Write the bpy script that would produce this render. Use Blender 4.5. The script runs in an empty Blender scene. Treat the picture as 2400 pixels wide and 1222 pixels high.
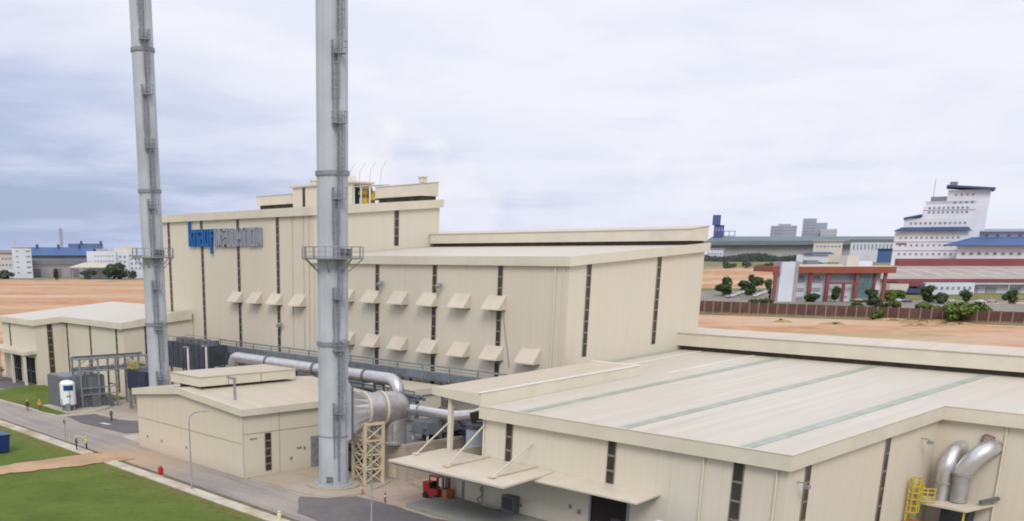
import bpy, bmesh, math, random
from mathutils import Vector, Matrix
random.seed(7)
S = bpy.context.scene
C = S.collection
PI = math.pi

# ------------------------------------------------------------------ camera
PIT, YAW = 0.26842, 0.8934
cam_d = bpy.data.cameras.new('camera')
cam = bpy.data.objects.new('camera', cam_d); C.objects.link(cam)
cam.location = (0, 0, 25)
cam.rotation_euler = (PI/2 - PIT, 0, YAW)
cam_d.sensor_width = 36
cam_d.lens = 2330.7/2400*36
cam_d.shift_x = (1200-817.5)/2400
cam_d.shift_y = (1236.4-611)/2400
cam_d.clip_start = 0.5
cam_d.clip_end = 40000
S.camera = cam
FW = Vector((-math.sin(YAW), math.cos(YAW), 0)); RT = Vector((math.cos(YAW), math.sin(YAW), 0))
TURN = None
def at(D, L, z=0):
    """survey grid turned towards the far district: D metres out, L metres across"""
    if TURN:      # a site grid turned about its own centre
        Dc, Lc, th = TURN; d, l = D-Dc, L-Lc
        D, L = Dc + d*math.cos(th) - l*math.sin(th), Lc + d*math.sin(th) + l*math.cos(th)
    p = FW*D + RT*L
    return Vector((p.x, p.y, z))
def smooth(a, b, x):
    t = max(0, min(1, (x-a)/(b-a))); return t*t*(3-2*t)
def terrain(x, y):
    p = Vector((x, y, 0)); D = p.dot(FW); L = p.dot(RT)
    if D < 300: return 0.0
    return (2.4*smooth(452, 490, D) + 1.7*smooth(518, 560, D))*smooth(0.26, 0.33, L/D) + 10.9*smooth(620, 1250, D)*smooth(0.0, 0.3, L/D)

# ------------------------------------------------------------------ render settings
S.render.engine = 'CYCLES'
S.view_settings.view_transform = 'Standard'
S.view_settings.look = 'None'
S.view_settings.exposure = 0
S.cycles.max_bounces = 5
S.cycles.diffuse_bounces = 3
S.cycles.use_denoising = True
S.cycles.filter_width = 1.9

# ------------------------------------------------------------------ node helpers
def new_mat(name):
    m = bpy.data.materials.new(name); m.use_nodes = True
    nt = m.node_tree; nt.nodes.clear()
    out = nt.nodes.new('ShaderNodeOutputMaterial')
    b = nt.nodes.new('ShaderNodeBsdfPrincipled')
    nt.links.new(b.outputs[0], out.inputs[0])
    return m, nt, b
def rgb(c): return (c[0], c[1], c[2], 1)
def mixc(nt, fac, a, b, mode='MIX'):
    n = nt.nodes.new('ShaderNodeMix'); n.data_type = 'RGBA'; n.blend_type = mode
    for sock, v in ((n.inputs[0], fac), (n.inputs[6], a), (n.inputs[7], b)):
        if hasattr(v, 'is_linked'): nt.links.new(v, sock)
        elif isinstance(v, (int, float)): sock.default_value = v
        else: sock.default_value = rgb(v)
    return n.outputs[2]
def math_n(nt, op, a, b=None, clamp=False):
    n = nt.nodes.new('ShaderNodeMath'); n.operation = op; n.use_clamp = clamp
    for i, v in enumerate((a, b)):
        if v is None: continue
        if hasattr(v, 'is_linked'): nt.links.new(v, n.inputs[i])
        else: n.inputs[i].default_value = v
    return n.outputs[0]
def noise(nt, vec, scale, detail=4, rough=0.55):
    n = nt.nodes.new('ShaderNodeTexNoise'); n.inputs['Scale'].default_value = scale
    n.inputs['Detail'].default_value = detail; n.inputs['Roughness'].default_value = rough
    if vec is not None: nt.links.new(vec, n.inputs['Vector'])
    return n.outputs[0]
def ramp(nt, fac, lo, hi):
    n = nt.nodes.new('ShaderNodeMapRange'); n.inputs[1].default_value = lo; n.inputs[2].default_value = hi
    n.clamp = True; nt.links.new(fac, n.inputs[0]); return n.outputs[0]
def pos(nt):
    return nt.nodes.new('ShaderNodeNewGeometry').outputs['Position']
def scaled(nt, vec, s):
    n = nt.nodes.new('ShaderNodeVectorMath'); n.operation = 'MULTIPLY'
    nt.links.new(vec, n.inputs[0]); n.inputs[1].default_value = s; return n.outputs[0]
def bump(nt, b, h, strength=0.3, dist=0.05):
    n = nt.nodes.new('ShaderNodeBump'); n.inputs['Strength'].default_value = strength; n.inputs['Distance'].default_value = dist
    nt.links.new(h, n.inputs['Height']); nt.links.new(n.outputs[0], b.inputs['Normal'])

def plain(name, col, rough=0.6, metal=0.0, var=0.12, scale=0.8, spec=0.4):
    m, nt, b = new_mat(name)
    p = pos(nt)
    f = noise(nt, p, scale, 5)
    d = tuple(c*(1-var*1.6) for c in col); l = tuple(min(1, c*(1+var)) for c in col)
    c = mixc(nt, ramp(nt, f, 0.3, 0.7), d, l)
    nt.links.new(c, b.inputs['Base Color'])
    b.inputs['Roughness'].default_value = rough; b.inputs['Metallic'].default_value = metal
    b.inputs['Specular IOR Level'].default_value = spec
    return m

def cladding(name, col, pitch=0.9, var=0.10, seam=0.10, panel=6.03):
    """ribbed metal wall sheet: vertical ribs, sheet-to-sheet tone and rain streaks"""
    m, nt, b = new_mat(name)
    p = pos(nt)
    sep = nt.nodes.new('ShaderNodeSeparateXYZ'); nt.links.new(p, sep.inputs[0])
    u = math_n(nt, 'ADD', sep.outputs[0], sep.outputs[1])
    comb = nt.nodes.new('ShaderNodeCombineXYZ'); nt.links.new(u, comb.inputs[0]); nt.links.new(sep.outputs[2], comb.inputs[2])
    streak = noise(nt, scaled(nt, comb.outputs[0], (1.6, 1, 0.05)), 1.0, 4, 0.6)
    blot = noise(nt, p, 0.09, 4)
    cell = math_n(nt, 'FLOOR', math_n(nt, 'DIVIDE', u, 1.0))
    wn = nt.nodes.new('ShaderNodeTexWhiteNoise'); wn.noise_dimensions = '1D'; nt.links.new(cell, wn.inputs['W'])
    dark = tuple(c*(1-var*1.5) for c in col); lite = tuple(min(1, c*(1+var*0.7)) for c in col)
    c = mixc(nt, ramp(nt, streak, 0.25, 0.75), dark, lite)
    warm = (col[0]*1.03, col[1]*0.97, col[2]*0.93); cool = (col[0]*0.95, col[1]*1.0, col[2]*1.01)
    c = mixc(nt, 0.45, c, mixc(nt, ramp(nt, blot, 0.35, 0.65), warm, cool))
    c = mixc(nt, math_n(nt, 'MULTIPLY', wn.outputs[0], 0.045), c, tuple(x*0.75 for x in col))
    fr = math_n(nt, 'FRACT', math_n(nt, 'DIVIDE', u, panel))
    line = math_n(nt, 'LESS_THAN', fr, 0.014)
    c = mixc(nt, math_n(nt, 'MULTIPLY', line, seam*3), c, tuple(x*0.55 for x in col))
    # grime towards the ground
    low = ramp(nt, sep.outputs[2], 1.6, 0.0)
    c = mixc(nt, math_n(nt, 'MULTIPLY', low, 0.25), c, (0.30, 0.22, 0.15))
    nt.links.new(c, b.inputs['Base Color'])
    w = math_n(nt, 'SINE', math_n(nt, 'MULTIPLY', u, 2*PI/pitch))
    bump(nt, b, w, 0.08, 0.05)
    b.inputs['Roughness'].default_value = 0.5
    b.inputs['Specular IOR Level'].default_value = 0.25
    return m

def roofing(name, col, axis=0):
    """standing seam roof sheet, seams along Y, dirt streaks running down the fall"""
    m, nt, b = new_mat(name)
    p = pos(nt)
    sep = nt.nodes.new('ShaderNodeSeparateXYZ'); nt.links.new(p, sep.inputs[0])
    u = sep.outputs[axis]
    sc = (1.1, 0.035, 0.0) if axis == 0 else (0.035, 1.1, 0)
    streak = noise(nt, scaled(nt, p, sc), 1.0, 5, 0.62)
    blot = noise(nt, p, 0.05, 4)
    dark = tuple(c*0.86 for c in col); lite = tuple(min(1, c*1.07) for c in col)
    c = mixc(nt, ramp(nt, streak, 0.3, 0.7), dark, lite)
    c = mixc(nt, math_n(nt, 'MULTIPLY', ramp(nt, blot, 0.4, 0.65), 0.5), c, (col[0]*0.97, col[1]*0.90, col[2]*0.84))
    cell = math_n(nt, 'FLOOR', math_n(nt, 'DIVIDE', u, 1.0))
    wn = nt.nodes.new('ShaderNodeTexWhiteNoise'); wn.noise_dimensions = '1D'; nt.links.new(cell, wn.inputs['W'])
    c = mixc(nt, math_n(nt, 'MULTIPLY', wn.outputs[0], 0.14), c, tuple(x*0.72 for x in col))
    fr = math_n(nt, 'FRACT', math_n(nt, 'DIVIDE', u, 0.5))
    line = math_n(nt, 'LESS_THAN', fr, 0.09)
    c = mixc(nt, math_n(nt, 'MULTIPLY', line, 0.16), c, tuple(x*0.5 for x in col))
    o2 = sep.outputs[1-axis]
    lap = math_n(nt, 'LESS_THAN', math_n(nt, 'FRACT', math_n(nt, 'DIVIDE', o2, 8.6)), 0.014)
    c = mixc(nt, math_n(nt, 'MULTIPLY', lap, 0.20), c, tuple(x*0.5 for x in col))
    run = noise(nt, scaled(nt, p, (2.6, 0.02, 0.0) if axis == 0 else (0.02, 2.6, 0)), 1.0, 3, 0.7)
    c = mixc(nt, math_n(nt, 'MULTIPLY', ramp(nt, run, 0.56, 0.72), 0.28), c, (col[0]*0.80, col[1]*0.70, col[2]*0.60))
    nt.links.new(c, b.inputs['Base Color'])
    tri = math_n(nt, 'PINGPONG', math_n(nt, 'MULTIPLY', u, 2.0), 0.5)
    bump(nt, b, tri, 0.25, 0.04)
    b.inputs['Roughness'].default_value = 0.45
    b.inputs['Specular IOR Level'].default_value = 0.35
    return m

def ground_mat(name, a, b_, scale=0.25, c_=None, fine=3.0, rough=0.9, streak=None):
    m, nt, b = new_mat(name)
    p = pos(nt)
    v = scaled(nt, p, streak) if streak else p
    f = noise(nt, v, scale, 6, 0.62)
    col = mixc(nt, ramp(nt, f, 0.32, 0.68), a, b_)
    if c_:
        g = noise(nt, p, scale*0.37, 5, 0.6)
        col = mixc(nt, ramp(nt, g, 0.48, 0.66), col, c_)
    h = noise(nt, p, fine, 4)
    col = mixc(nt, math_n(nt, 'MULTIPLY', ramp(nt, h, 0.3, 0.75), 0.35), col, tuple(x*0.6 for x in a))
    nt.links.new(col, b.inputs['Base Color'])
    bump(nt, b, h, 0.5, 0.06)
    b.inputs['Roughness'].default_value = rough
    b.inputs['Specular IOR Level'].default_value = 0.2
    return m

M = {}
M['wall'] = cladding('cream_cladding', (0.61, 0.57, 0.482), var=0.03, seam=0.055)
M['wall_block'] = cladding('cream_block_wall', (0.61, 0.56, 0.46), pitch=3, var=0.035)
M['fascia'] = plain('cream_fascia', (0.605, 0.57, 0.472), 0.5, 0, 0.05, 0.35)
M['roof'] = roofing('pale_metal_roof', (0.552, 0.527, 0.472))
M['roofx'] = roofing('pale_metal_roof_cross', (0.57, 0.515, 0.425), 0)
M['roof_cream'] = roofing('cream_metal_roof', (0.55, 0.50, 0.42), 0)
M['hood'] = plain('cream_hood', (0.555, 0.505, 0.42), 0.5, 0, 0.05, 0.6)
M['glass'] = plain('dark_strip_glass', (0.045, 0.038, 0.034), 0.25, 0, 0.25, 0.5, 0.5)
M['mullion'] = plain('grey_mullion', (0.20, 0.17, 0.14), 0.5)
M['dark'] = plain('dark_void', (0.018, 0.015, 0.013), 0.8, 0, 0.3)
M['louvre'] = plain('brown_louvre', (0.060, 0.047, 0.037), 0.7, 0, 0.3, 0.7)
M['skylight'] = plain('green_rooflight', (0.325, 0.37, 0.32), 0.4, 0, 0.12, 0.5)
M['white'] = plain('white_trim', (0.72, 0.70, 0.66), 0.5, 0, 0.06)
M['cream_steel'] = plain('cream_steel', (0.60, 0.53, 0.37), 0.5, 0, 0.10)
M['stack'] = plain('grey_painted_stack', (0.415, 0.45, 0.50), 0.45, 0.0, 0.10, 0.25)
M['stack_lt'] = plain('grey_stack_band', (0.23, 0.25, 0.28), 0.5, 0.1, 0.1, 1)
M['galv'] = plain('galvanised_steel', (0.27, 0.29, 0.31), 0.5, 0.25, 0.15, 2)
M['ladder'] = plain('grey_ladder_steel', (0.235, 0.26, 0.295), 0.5, 0.1, 0.1, 2)
M['galv_dk'] = plain('dark_galvanised_steel', (0.145, 0.155, 0.17), 0.5, 0.2, 0.15, 2)
M['alu'] = plain('aluminium_jacket', (0.60, 0.60, 0.63), 0.32, 0.75, 0.08, 1.2)
M['alu_dull'] = plain('dull_aluminium_jacket', (0.43, 0.42, 0.42), 0.45, 0.6, 0.15, 1.0)
M['steel_blue'] = plain('blue_grey_steel', (0.17, 0.20, 0.235), 0.5, 0.1, 0.18, 0.8)
M['navy'] = plain('navy_paint', (0.035, 0.042, 0.075), 0.5, 0, 0.2, 1)
M['slate'] = plain('slate_panel', (0.055, 0.065, 0.085), 0.55, 0, 0.2, 0.8)
M['encl'] = plain('grey_enclosure', (0.155, 0.165, 0.19), 0.6, 0, 0.12, 0.8)
M['yellow'] = plain('safety_yellow', (0.52, 0.42, 0.07), 0.5, 0, 0.15, 2)
M['pale_yellow'] = plain('pale_yellow', (0.60, 0.56, 0.26), 0.5, 0, 0.1, 2)
M['red'] = plain('signal_red', (0.36, 0.025, 0.025), 0.45, 0, 0.15, 2)
M['orange'] = plain('orange_paint', (0.45, 0.15, 0.045), 0.5, 0, 0.15, 2)
M['black'] = plain('black_rubber', (0.02, 0.02, 0.022), 0.7, 0, 0.2)
M['tank_white'] = plain('white_tank', (0.72, 0.74, 0.78), 0.35, 0, 0.05)
M['tank_blue'] = plain('pale_blue_tank', (0.50, 0.56, 0.68), 0.4, 0, 0.06)
M['sign_blue'] = plain('sign_blue', (0.006, 0.105, 0.34), 0.4, 0, 0.06)
M['sign_navy'] = plain('sign_dark_blue', (0.012, 0.05, 0.16), 0.4, 0, 0.06)
M['sign_grey'] = plain('sign_grey', (0.285, 0.305, 0.36), 0.45, 0, 0.08)
M['sign_grey_dk'] = plain('sign_grey_backing', (0.25, 0.268, 0.315), 0.5, 0, 0.08)
M['skin'] = plain('skin', (0.30, 0.17, 0.11), 0.6)
M['hivis'] = plain('yellow_hi_vis_cloth', (0.62, 0.66, 0.14), 0.7)
M['hivis_o'] = plain('orange_hi_vis_cloth', (0.65, 0.30, 0.06), 0.7)
M['darkcloth'] = plain('dark_cloth', (0.03, 0.035, 0.05), 0.85)
M['greencloth'] = plain('green_cloth', (0.07, 0.11, 0.06), 0.85)
M['helmet'] = plain('yellow_helmet', (0.68, 0.58, 0.12), 0.4)
def lawn_mat():
    m, nt, b = new_mat('lawn'); p = pos(nt)
    a = noise(nt, p, 0.16, 6, 0.65); f2 = noise(nt, p, 1.1, 6, 0.7); f3 = noise(nt, p, 7.0, 4, 0.7); w_ = noise(nt, p, 0.07, 7, 0.68)
    c = mixc(nt, ramp(nt, a, 0.35, 0.65), (0.080, 0.128, 0.022), (0.124, 0.178, 0.034))
    c = mixc(nt, math_n(nt, 'MULTIPLY', ramp(nt, f2, 0.45, 0.70), 0.55), c, (0.145, 0.165, 0.045))
    c = mixc(nt, math_n(nt, 'MULTIPLY', ramp(nt, f2, 0.46, 0.28), 0.5), c, (0.045, 0.075, 0.015))
    c = mixc(nt, math_n(nt, 'MULTIPLY', ramp(nt, f3, 0.5, 0.75), 0.35), c, (0.05, 0.075, 0.015))
    c = mixc(nt, math_n(nt, 'MULTIPLY', ramp(nt, w_, 0.56, 0.70), 0.55), c, (0.20, 0.155, 0.06))
    # worn, soiled grass close to the kerb
    sp_ = nt.nodes.new('ShaderNodeSeparateXYZ'); nt.links.new(p, sp_.inputs[0])
    near_k = math_n(nt, 'MULTIPLY', ramp(nt, sp_.outputs[1], 48.5, 52.5), ramp(nt, sp_.outputs[1], 53, 52.4))
    c = mixc(nt, math_n(nt, 'MULTIPLY', math_n(nt, 'MULTIPLY', near_k, ramp(nt, f2, 0.38, 0.58)), 0.75), c, (0.21, 0.15, 0.07))
    nt.links.new(c, b.inputs['Base Color']); bump(nt, b, f3, 0.9, 0.12); b.inputs['Roughness'].default_value = 0.9; b.inputs['Specular IOR Level'].default_value = 0.15
    return m
M['lawn'] = lawn_mat()
M['lawn_dry'] = ground_mat('dry_grass', (0.17, 0.17, 0.06), (0.12, 0.15, 0.05), 0.05, (0.25, 0.21, 0.10), 1.0)
M['road'] = ground_mat('worn_asphalt', (0.285, 0.26, 0.245), (0.325, 0.295, 0.27), 0.12, (0.36, 0.315, 0.27), 2.0, streak=(0.25, 1, 1))
def road_mat():
    m, nt, b = new_mat('worn_road'); p = pos(nt)
    a = noise(nt, scaled(nt, p, (0.05, 0.9, 1)), 1.0, 5, 0.6); b2 = noise(nt, p, 0.10, 6, 0.62); st = noise(nt, p, 0.55, 6, 0.7); fi = noise(nt, p, 3.0, 4, 0.7)
    c = mixc(nt, ramp(nt, b2, 0.35, 0.65), (0.265, 0.245, 0.235), (0.345, 0.31, 0.28))
    c = mixc(nt, math_n(nt, 'MULTIPLY', ramp(nt, a, 0.50, 0.68), 0.55), c, (0.195, 0.185, 0.185))
    c = mixc(nt, math_n(nt, 'MULTIPLY', ramp(nt, a, 0.47, 0.34), 0.45), c, (0.40, 0.35, 0.30))
    c = mixc(nt, math_n(nt, 'MULTIPLY', ramp(nt, st, 0.60, 0.72), 0.55), c, (0.13, 0.125, 0.13))
    c = mixc(nt, math_n(nt, 'MULTIPLY', ramp(nt, fi, 0.45, 0.75), 0.25), c, (0.17, 0.16, 0.16))
    d = nt.nodes.new('ShaderNodeVectorMath'); d.operation = 'DISTANCE'; nt.links.new(p, d.inputs[0]); d.inputs[1].default_value = (-113.5, 56.5, 0)
    dirt = math_n(nt, 'MULTIPLY', ramp(nt, math_n(nt, 'ADD', d.outputs['Value'], math_n(nt, 'MULTIPLY', st, 8)), 17, 6), 0.75)
    c = mixc(nt, dirt, c, (0.44, 0.33, 0.23))
    nt.links.new(c, b.inputs['Base Color']); bump(nt, b, fi, 0.4, 0.03); b.inputs['Roughness'].default_value = 0.85; b.inputs['Specular IOR Level'].default_value = 0.2
    return m
M['road'] = road_mat()
M['asphalt'] = ground_mat('dark_asphalt', (0.125, 0.122, 0.132), (0.155, 0.15, 0.157), 0.2, (0.20, 0.185, 0.175), 2.0)
M['car_park'] = ground_mat('car_park_paving', (0.22, 0.205, 0.20), (0.28, 0.255, 0.245), 0.05, (0.16, 0.18, 0.10), 1.2)
M['concrete'] = ground_mat('yard_concrete', (0.38, 0.34, 0.285), (0.43, 0.39, 0.33), 0.2, (0.37, 0.29, 0.215), 1.6)
M['concrete_lt'] = ground_mat('pale_concrete', (0.47, 0.44, 0.385), (0.52, 0.49, 0.43), 0.3, (0.40, 0.36, 0.28), 1.6)
M['pink_conc'] = ground_mat('pink_concrete', (0.40, 0.31, 0.26), (0.44, 0.36, 0.31), 0.25, None, 1.6)
M['dirt_path'] = ground_mat('dirt_path', (0.46, 0.30, 0.18), (0.50, 0.36, 0.24), 0.35, (0.36, 0.25, 0.16), 1.5)
M['kerb'] = ground_mat('kerb_concrete', (0.46, 0.41, 0.34), (0.62, 0.585, 0.52), 0.55, (0.33, 0.27, 0.17), 2.5)
M['drain'] = plain('dark_drain', (0.13, 0.12, 0.08), 0.9, 0, 0.3)  # flat dark olive tone of the strip beside the kerb
M['grey_slab'] = ground_mat('green_grey_slab', (0.235, 0.25, 0.235), (0.275, 0.29, 0.27), 0.4, None, 2)
M['beige_conc'] = plain('beige_render', (0.42, 0.36, 0.30), 0.8, 0, 0.1, 0.5)
M['bark'] = plain('bark', (0.10, 0.075, 0.05), 0.9)
M['paint_line'] = plain('road_paint', (0.62, 0.62, 0.62), 0.7)

# far-off materials; distance haze is put into the wall and roof colours
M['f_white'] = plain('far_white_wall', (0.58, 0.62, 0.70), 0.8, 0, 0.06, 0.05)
M['f_cream'] = plain('far_cream_wall', (0.56, 0.53, 0.49), 0.8, 0, 0.06, 0.05)
M['f_grey'] = plain('far_grey_wall', (0.34, 0.33, 0.36), 0.8, 0, 0.08, 0.05)
M['f_dkgrey'] = plain('far_dark_grey_wall', (0.20, 0.20, 0.25), 0.8, 0, 0.1, 0.05)
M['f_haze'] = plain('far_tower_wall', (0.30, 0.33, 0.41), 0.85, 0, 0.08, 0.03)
M['f_blue'] = plain('far_blue_roof', (0.055, 0.115, 0.27), 0.7, 0, 0.1, 0.05)
M['f_navy'] = plain('far_navy_roof', (0.04, 0.075, 0.17), 0.7, 0, 0.1, 0.05)
M['f_glass'] = plain('far_window', (0.22, 0.25, 0.32), 0.4, 0, 0.2, 0.2)
M['f_green'] = plain('far_green_roof', (0.145, 0.185, 0.21), 0.7, 0, 0.08, 0.03)
M['f_roof'] = plain('far_grey_roof', (0.35, 0.30, 0.285), 0.7, 0, 0.15, 0.08)
M['f_maroon'] = plain('maroon_metal', (0.205, 0.058, 0.07), 0.6, 0, 0.08, 0.05)
M['f_brick'] = plain('brown_wall_panel', (0.115, 0.062, 0.052), 0.85, 0, 0.2, 0.15)
M['f_post'] = plain('grey_brown_post', (0.27, 0.20, 0.175), 0.85)
M['f_orange'] = plain('orange_red_frame', (0.27, 0.075, 0.045), 0.6, 0, 0.08, 0.1)
M['f_redcol'] = plain('dull_red_column', (0.22, 0.065, 0.058), 0.6, 0, 0.08, 0.1)
M['f_teal'] = plain('teal_glazing', (0.11, 0.20, 0.20), 0.2, 0.1, 0.25, 0.25)
M['f_silo'] = plain('far_blue_silo', (0.075, 0.10, 0.27), 0.7, 0, 0.1, 0.05)

def leafmat(name, a, b_):
    m, nt, b = new_mat(name)
    f = noise(nt, pos(nt), 0.9, 3)
    c = mixc(nt, ramp(nt, f, 0.35, 0.65), a, b_)
    nt.links.new(c, b.inputs['Base Color']); b.inputs['Roughness'].default_value = 0.7
    b.inputs['Specular IOR Level'].default_value = 0.2
    return m
M['leaf_dk'] = leafmat('dark_leaf', (0.018, 0.036, 0.018), (0.045, 0.075, 0.030))
M['leaf_md'] = leafmat('mid_leaf', (0.045, 0.075, 0.022), (0.085, 0.13, 0.035))
M['leaf_lt'] = leafmat('light_leaf', (0.085, 0.13, 0.025), (0.15, 0.20, 0.045))
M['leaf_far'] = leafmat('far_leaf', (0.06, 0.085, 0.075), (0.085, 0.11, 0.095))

# ------------------------------------------------------------------ mesh builder
class MB:
    def __init__(s): s.v = []; s.f = []
    def hexa(s, b, t):
        n = len(s.v); s.v += [Vector(p) for p in b] + [Vector(p) for p in t]; k = len(b)
        s.f.append(tuple(n+i for i in reversed(range(k)))); s.f.append(tuple(n+k+i for i in range(k)))
        for i in range(k):
            j = (i+1) % k; s.f.append((n+i, n+j, n+k+j, n+k+i))
        return s
    def box(s, x0, x1, y0, y1, z0, z1):
        return s.hexa([(x0,y0,z0),(x1,y0,z0),(x1,y1,z0),(x0,y1,z0)], [(x0,y0,z1),(x1,y0,z1),(x1,y1,z1),(x0,y1,z1)])
    def slab(s, pts, z0, z1):
        return s.hexa([(x,y,z0) for x,y in pts], [(x,y,z1) for x,y in pts])
    def bar(s, a, b, w=0.1, h=None):
        a = Vector(a); b = Vector(b); h = h or w
        d = (b-a).normalized(); up = Vector((0,0,1)) if abs(d.z) < 0.95 else Vector((0,1,0))
        r = d.cross(up).normalized()*w/2; u = r.normalized().cross(d).normalized()*h/2
        return s.hexa([a-r-u, a+r-u, a+r+u, a-r+u], [b-r-u, b+r-u, b+r+u, b-r+u])
    def tube(s, path, r, n=12, cap=True):
        path = [Vector(p) for p in path]; rs = r if isinstance(r, (list, tuple)) else [r]*len(path)
        prev = None; rings = []
        for i, p in enumerate(path):
            d = (path[min(i+1, len(path)-1)] - path[max(i-1, 0)]).normalized()
            if prev is None:
                up = Vector((0,0,1)) if abs(d.z) < 0.9 else Vector((1,0,0)); x = d.cross(up).normalized()
            else:
                x = (prev - d*prev.dot(d)).normalized()
            y = d.cross(x).normalized(); prev = x
            n0 = len(s.v); rings.append(n0)
            for k in range(n):
                a = 2*PI*k/n; s.v.append(p + (x*math.cos(a) + y*math.sin(a))*rs[i])
        for a, b in zip(rings, rings[1:]):
            for k in range(n):
                j = (k+1) % n; s.f.append((a+k, a+j, b+j, b+k))
        if cap:
            s.f.append(tuple(rings[0]+k for k in reversed(range(n)))); s.f.append(tuple(rings[-1]+k for k in range(n)))
        return s
    def quad(s, *p):
        n = len(s.v); s.v += [Vector(q) for q in p]; s.f.append(tuple(range(n, n+len(p)))); return s
    def build(s, name, mat, parent=None, smooth=False, origin=None):
        me = bpy.data.meshes.new(name)
        base = Vector((0,0,0))
        if parent is not None:
            q = parent
            while q is not None: base += Vector(q.location); q = q.parent
        o = bpy.data.objects.new(name, me)
        if origin is not None and parent is None:
            base = Vector(origin); o.location = base
        me.from_pydata([tuple(v-base) for v in s.v], [], s.f)
        bm = bmesh.new(); bm.from_mesh(me); bmesh.ops.recalc_face_normals(bm, faces=bm.faces); bm.to_mesh(me); bm.free()
        me.materials.append(M[mat] if isinstance(mat, str) else mat)
        if smooth:
            me.polygons.foreach_set('use_smooth', [True]*len(me.polygons))
            try: me.set_sharp_from_angle(angle=math.radians(38))
            except Exception: pass
        C.objects.link(o)
        if parent is not None: o.parent = parent
        return o
def tag(o, label=None, cat=None, group=None, kind=None):
    if label: o['label'] = label
    if cat: o['category'] = cat
    if group: o['group'] = group
    if kind: o['kind'] = kind
    return o
def thing(name, label, cat, loc, group=None, rz=0):
    o = bpy.data.objects.new(name, None); C.objects.link(o)
    o.location = loc; o.rotation_euler = (0, 0, rz); o.empty_display_size = 0.5
    return tag(o, label, cat, group)
def copy_tree(o, parent=None):
    c = o.copy(); C.objects.link(c)
    if parent is not None: c.parent = parent
    for ch in list(o.children): copy_tree(ch, c)
    return c
def elbow(c, u, v, R, n=8, a0=0, a1=PI/2):
    c = Vector(c); u = Vector(u); v = Vector(v)
    return [c + u*R*math.cos(a0+(a1-a0)*i/n) + v*R*math.sin(a0+(a1-a0)*i/n) for i in range(n+1)]

# ------------------------------------------------------------------ world and light
W = bpy.data.worlds.new('World'); S.world = W; W.use_nodes = True
nt = W.node_tree; nt.nodes.clear()
wo = nt.nodes.new('ShaderNodeOutputWorld'); bg = nt.nodes.new('ShaderNodeBackground'); nt.links.new(bg.outputs[0], wo.inputs[0])
CB = ((-0.7602, 0.6438, 0.0873), (-0.7388, 0.6709, 0.0645), (-0.7043, 0.7081, 0.0509))
SUN_EL, SUN_DIR = math.radians(42), Vector((0.69, -0.72, 0)).normalized()
sky = nt.nodes.new('ShaderNodeTexSky'); sky.sky_type = 'NISHITA'; sky.sun_disc = False
sky.sun_elevation = SUN_EL; sky.sun_rotation = math.atan2(SUN_DIR.x, SUN_DIR.y)
sky.air_density = 1.0; sky.dust_density = 2.0
tc = nt.nodes.new('ShaderNodeTexCoord').outputs['Generated']
blue = scaled(nt, sky.outputs[0], (0.10, 0.10, 0.10))
sp = nt.nodes.new('ShaderNodeSeparateXYZ'); nt.links.new(tc, sp.inputs[0])
den = math_n(nt, 'ADD', math_n(nt, 'MAXIMUM', sp.outputs[2], 0.0), 0.10)
cv = nt.nodes.new('ShaderNodeCombineXYZ')
nt.links.new(math_n(nt, 'DIVIDE', sp.outputs[0], den), cv.inputs[0]); nt.links.new(math_n(nt, 'DIVIDE', sp.outputs[1], den), cv.inputs[1])
def wnoise(vec, sc, off, det=6, ro=0.55, dist=0.0):
    n = nt.nodes.new('ShaderNodeTexNoise'); n.inputs['Scale'].default_value = sc; n.inputs['Detail'].default_value = det; n.inputs['Roughness'].default_value = ro
    n.inputs['Distortion'].default_value = dist
    a = nt.nodes.new('ShaderNodeVectorMath'); a.operation = 'ADD'; nt.links.new(vec, a.inputs[0]); a.inputs[1].default_value = off
    nt.links.new(a.outputs[0], n.inputs['Vector']); return n.outputs[0]
# side: 0 towards the left of the view, 1 towards its right (a bearing in the world)
def vdot(v):
    d = nt.nodes.new('ShaderNodeVectorMath'); d.operation = 'DOT_PRODUCT'; nt.links.new(tc, d.inputs[0]); d.inputs[1].default_value = v
    return d.outputs['Value']
side = ramp(nt, vdot(tuple(RT)), -0.34, 0.30)
side = math_n(nt, 'MAXIMUM', side, ramp(nt, vdot(tuple(FW)), 0.45, -0.1))
el = sp.outputs[2]
big = wnoise(cv.outputs[0], 0.34, (3.1, 1.7, 0), 5, 0.5, 0.4)
mid = wnoise(cv.outputs[0], 1.1, (7.7, 4.2, 0), 7, 0.58, 0.3)
puff = wnoise(tc, 9.0, (2.3, 5.2, 1.1), 7, 0.55, 0.2)
c_hi = (0.82, 0.83, 0.905); c_lo = (0.355, 0.435, 0.675); c_lav = (0.69, 0.72, 0.85)
f = math_n(nt, 'ADD', math_n(nt, 'MULTIPLY', math_n(nt, 'SUBTRACT', big, 0.5), 1.5), math_n(nt, 'MULTIPLY', math_n(nt, 'SUBTRACT', mid, 0.5), 1.1))
f = math_n(nt, 'ADD', f, math_n(nt, 'MULTIPLY', side, 0.78))
f = math_n(nt, 'ADD', f, math_n(nt, 'ADD', math_n(nt, 'MULTIPLY', math_n(nt, 'MULTIPLY', el, el), 14.0), math_n(nt, 'MULTIPLY', el, 0.6)))
f = ramp(nt, f, -0.06, 0.95)
cl = mixc(nt, f, c_lo, c_hi)
cl = mixc(nt, math_n(nt, 'MULTIPLY', math_n(nt, 'MULTIPLY', ramp(nt, mid, 0.45, 0.60), f), 0.55), cl, c_lav)
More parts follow.
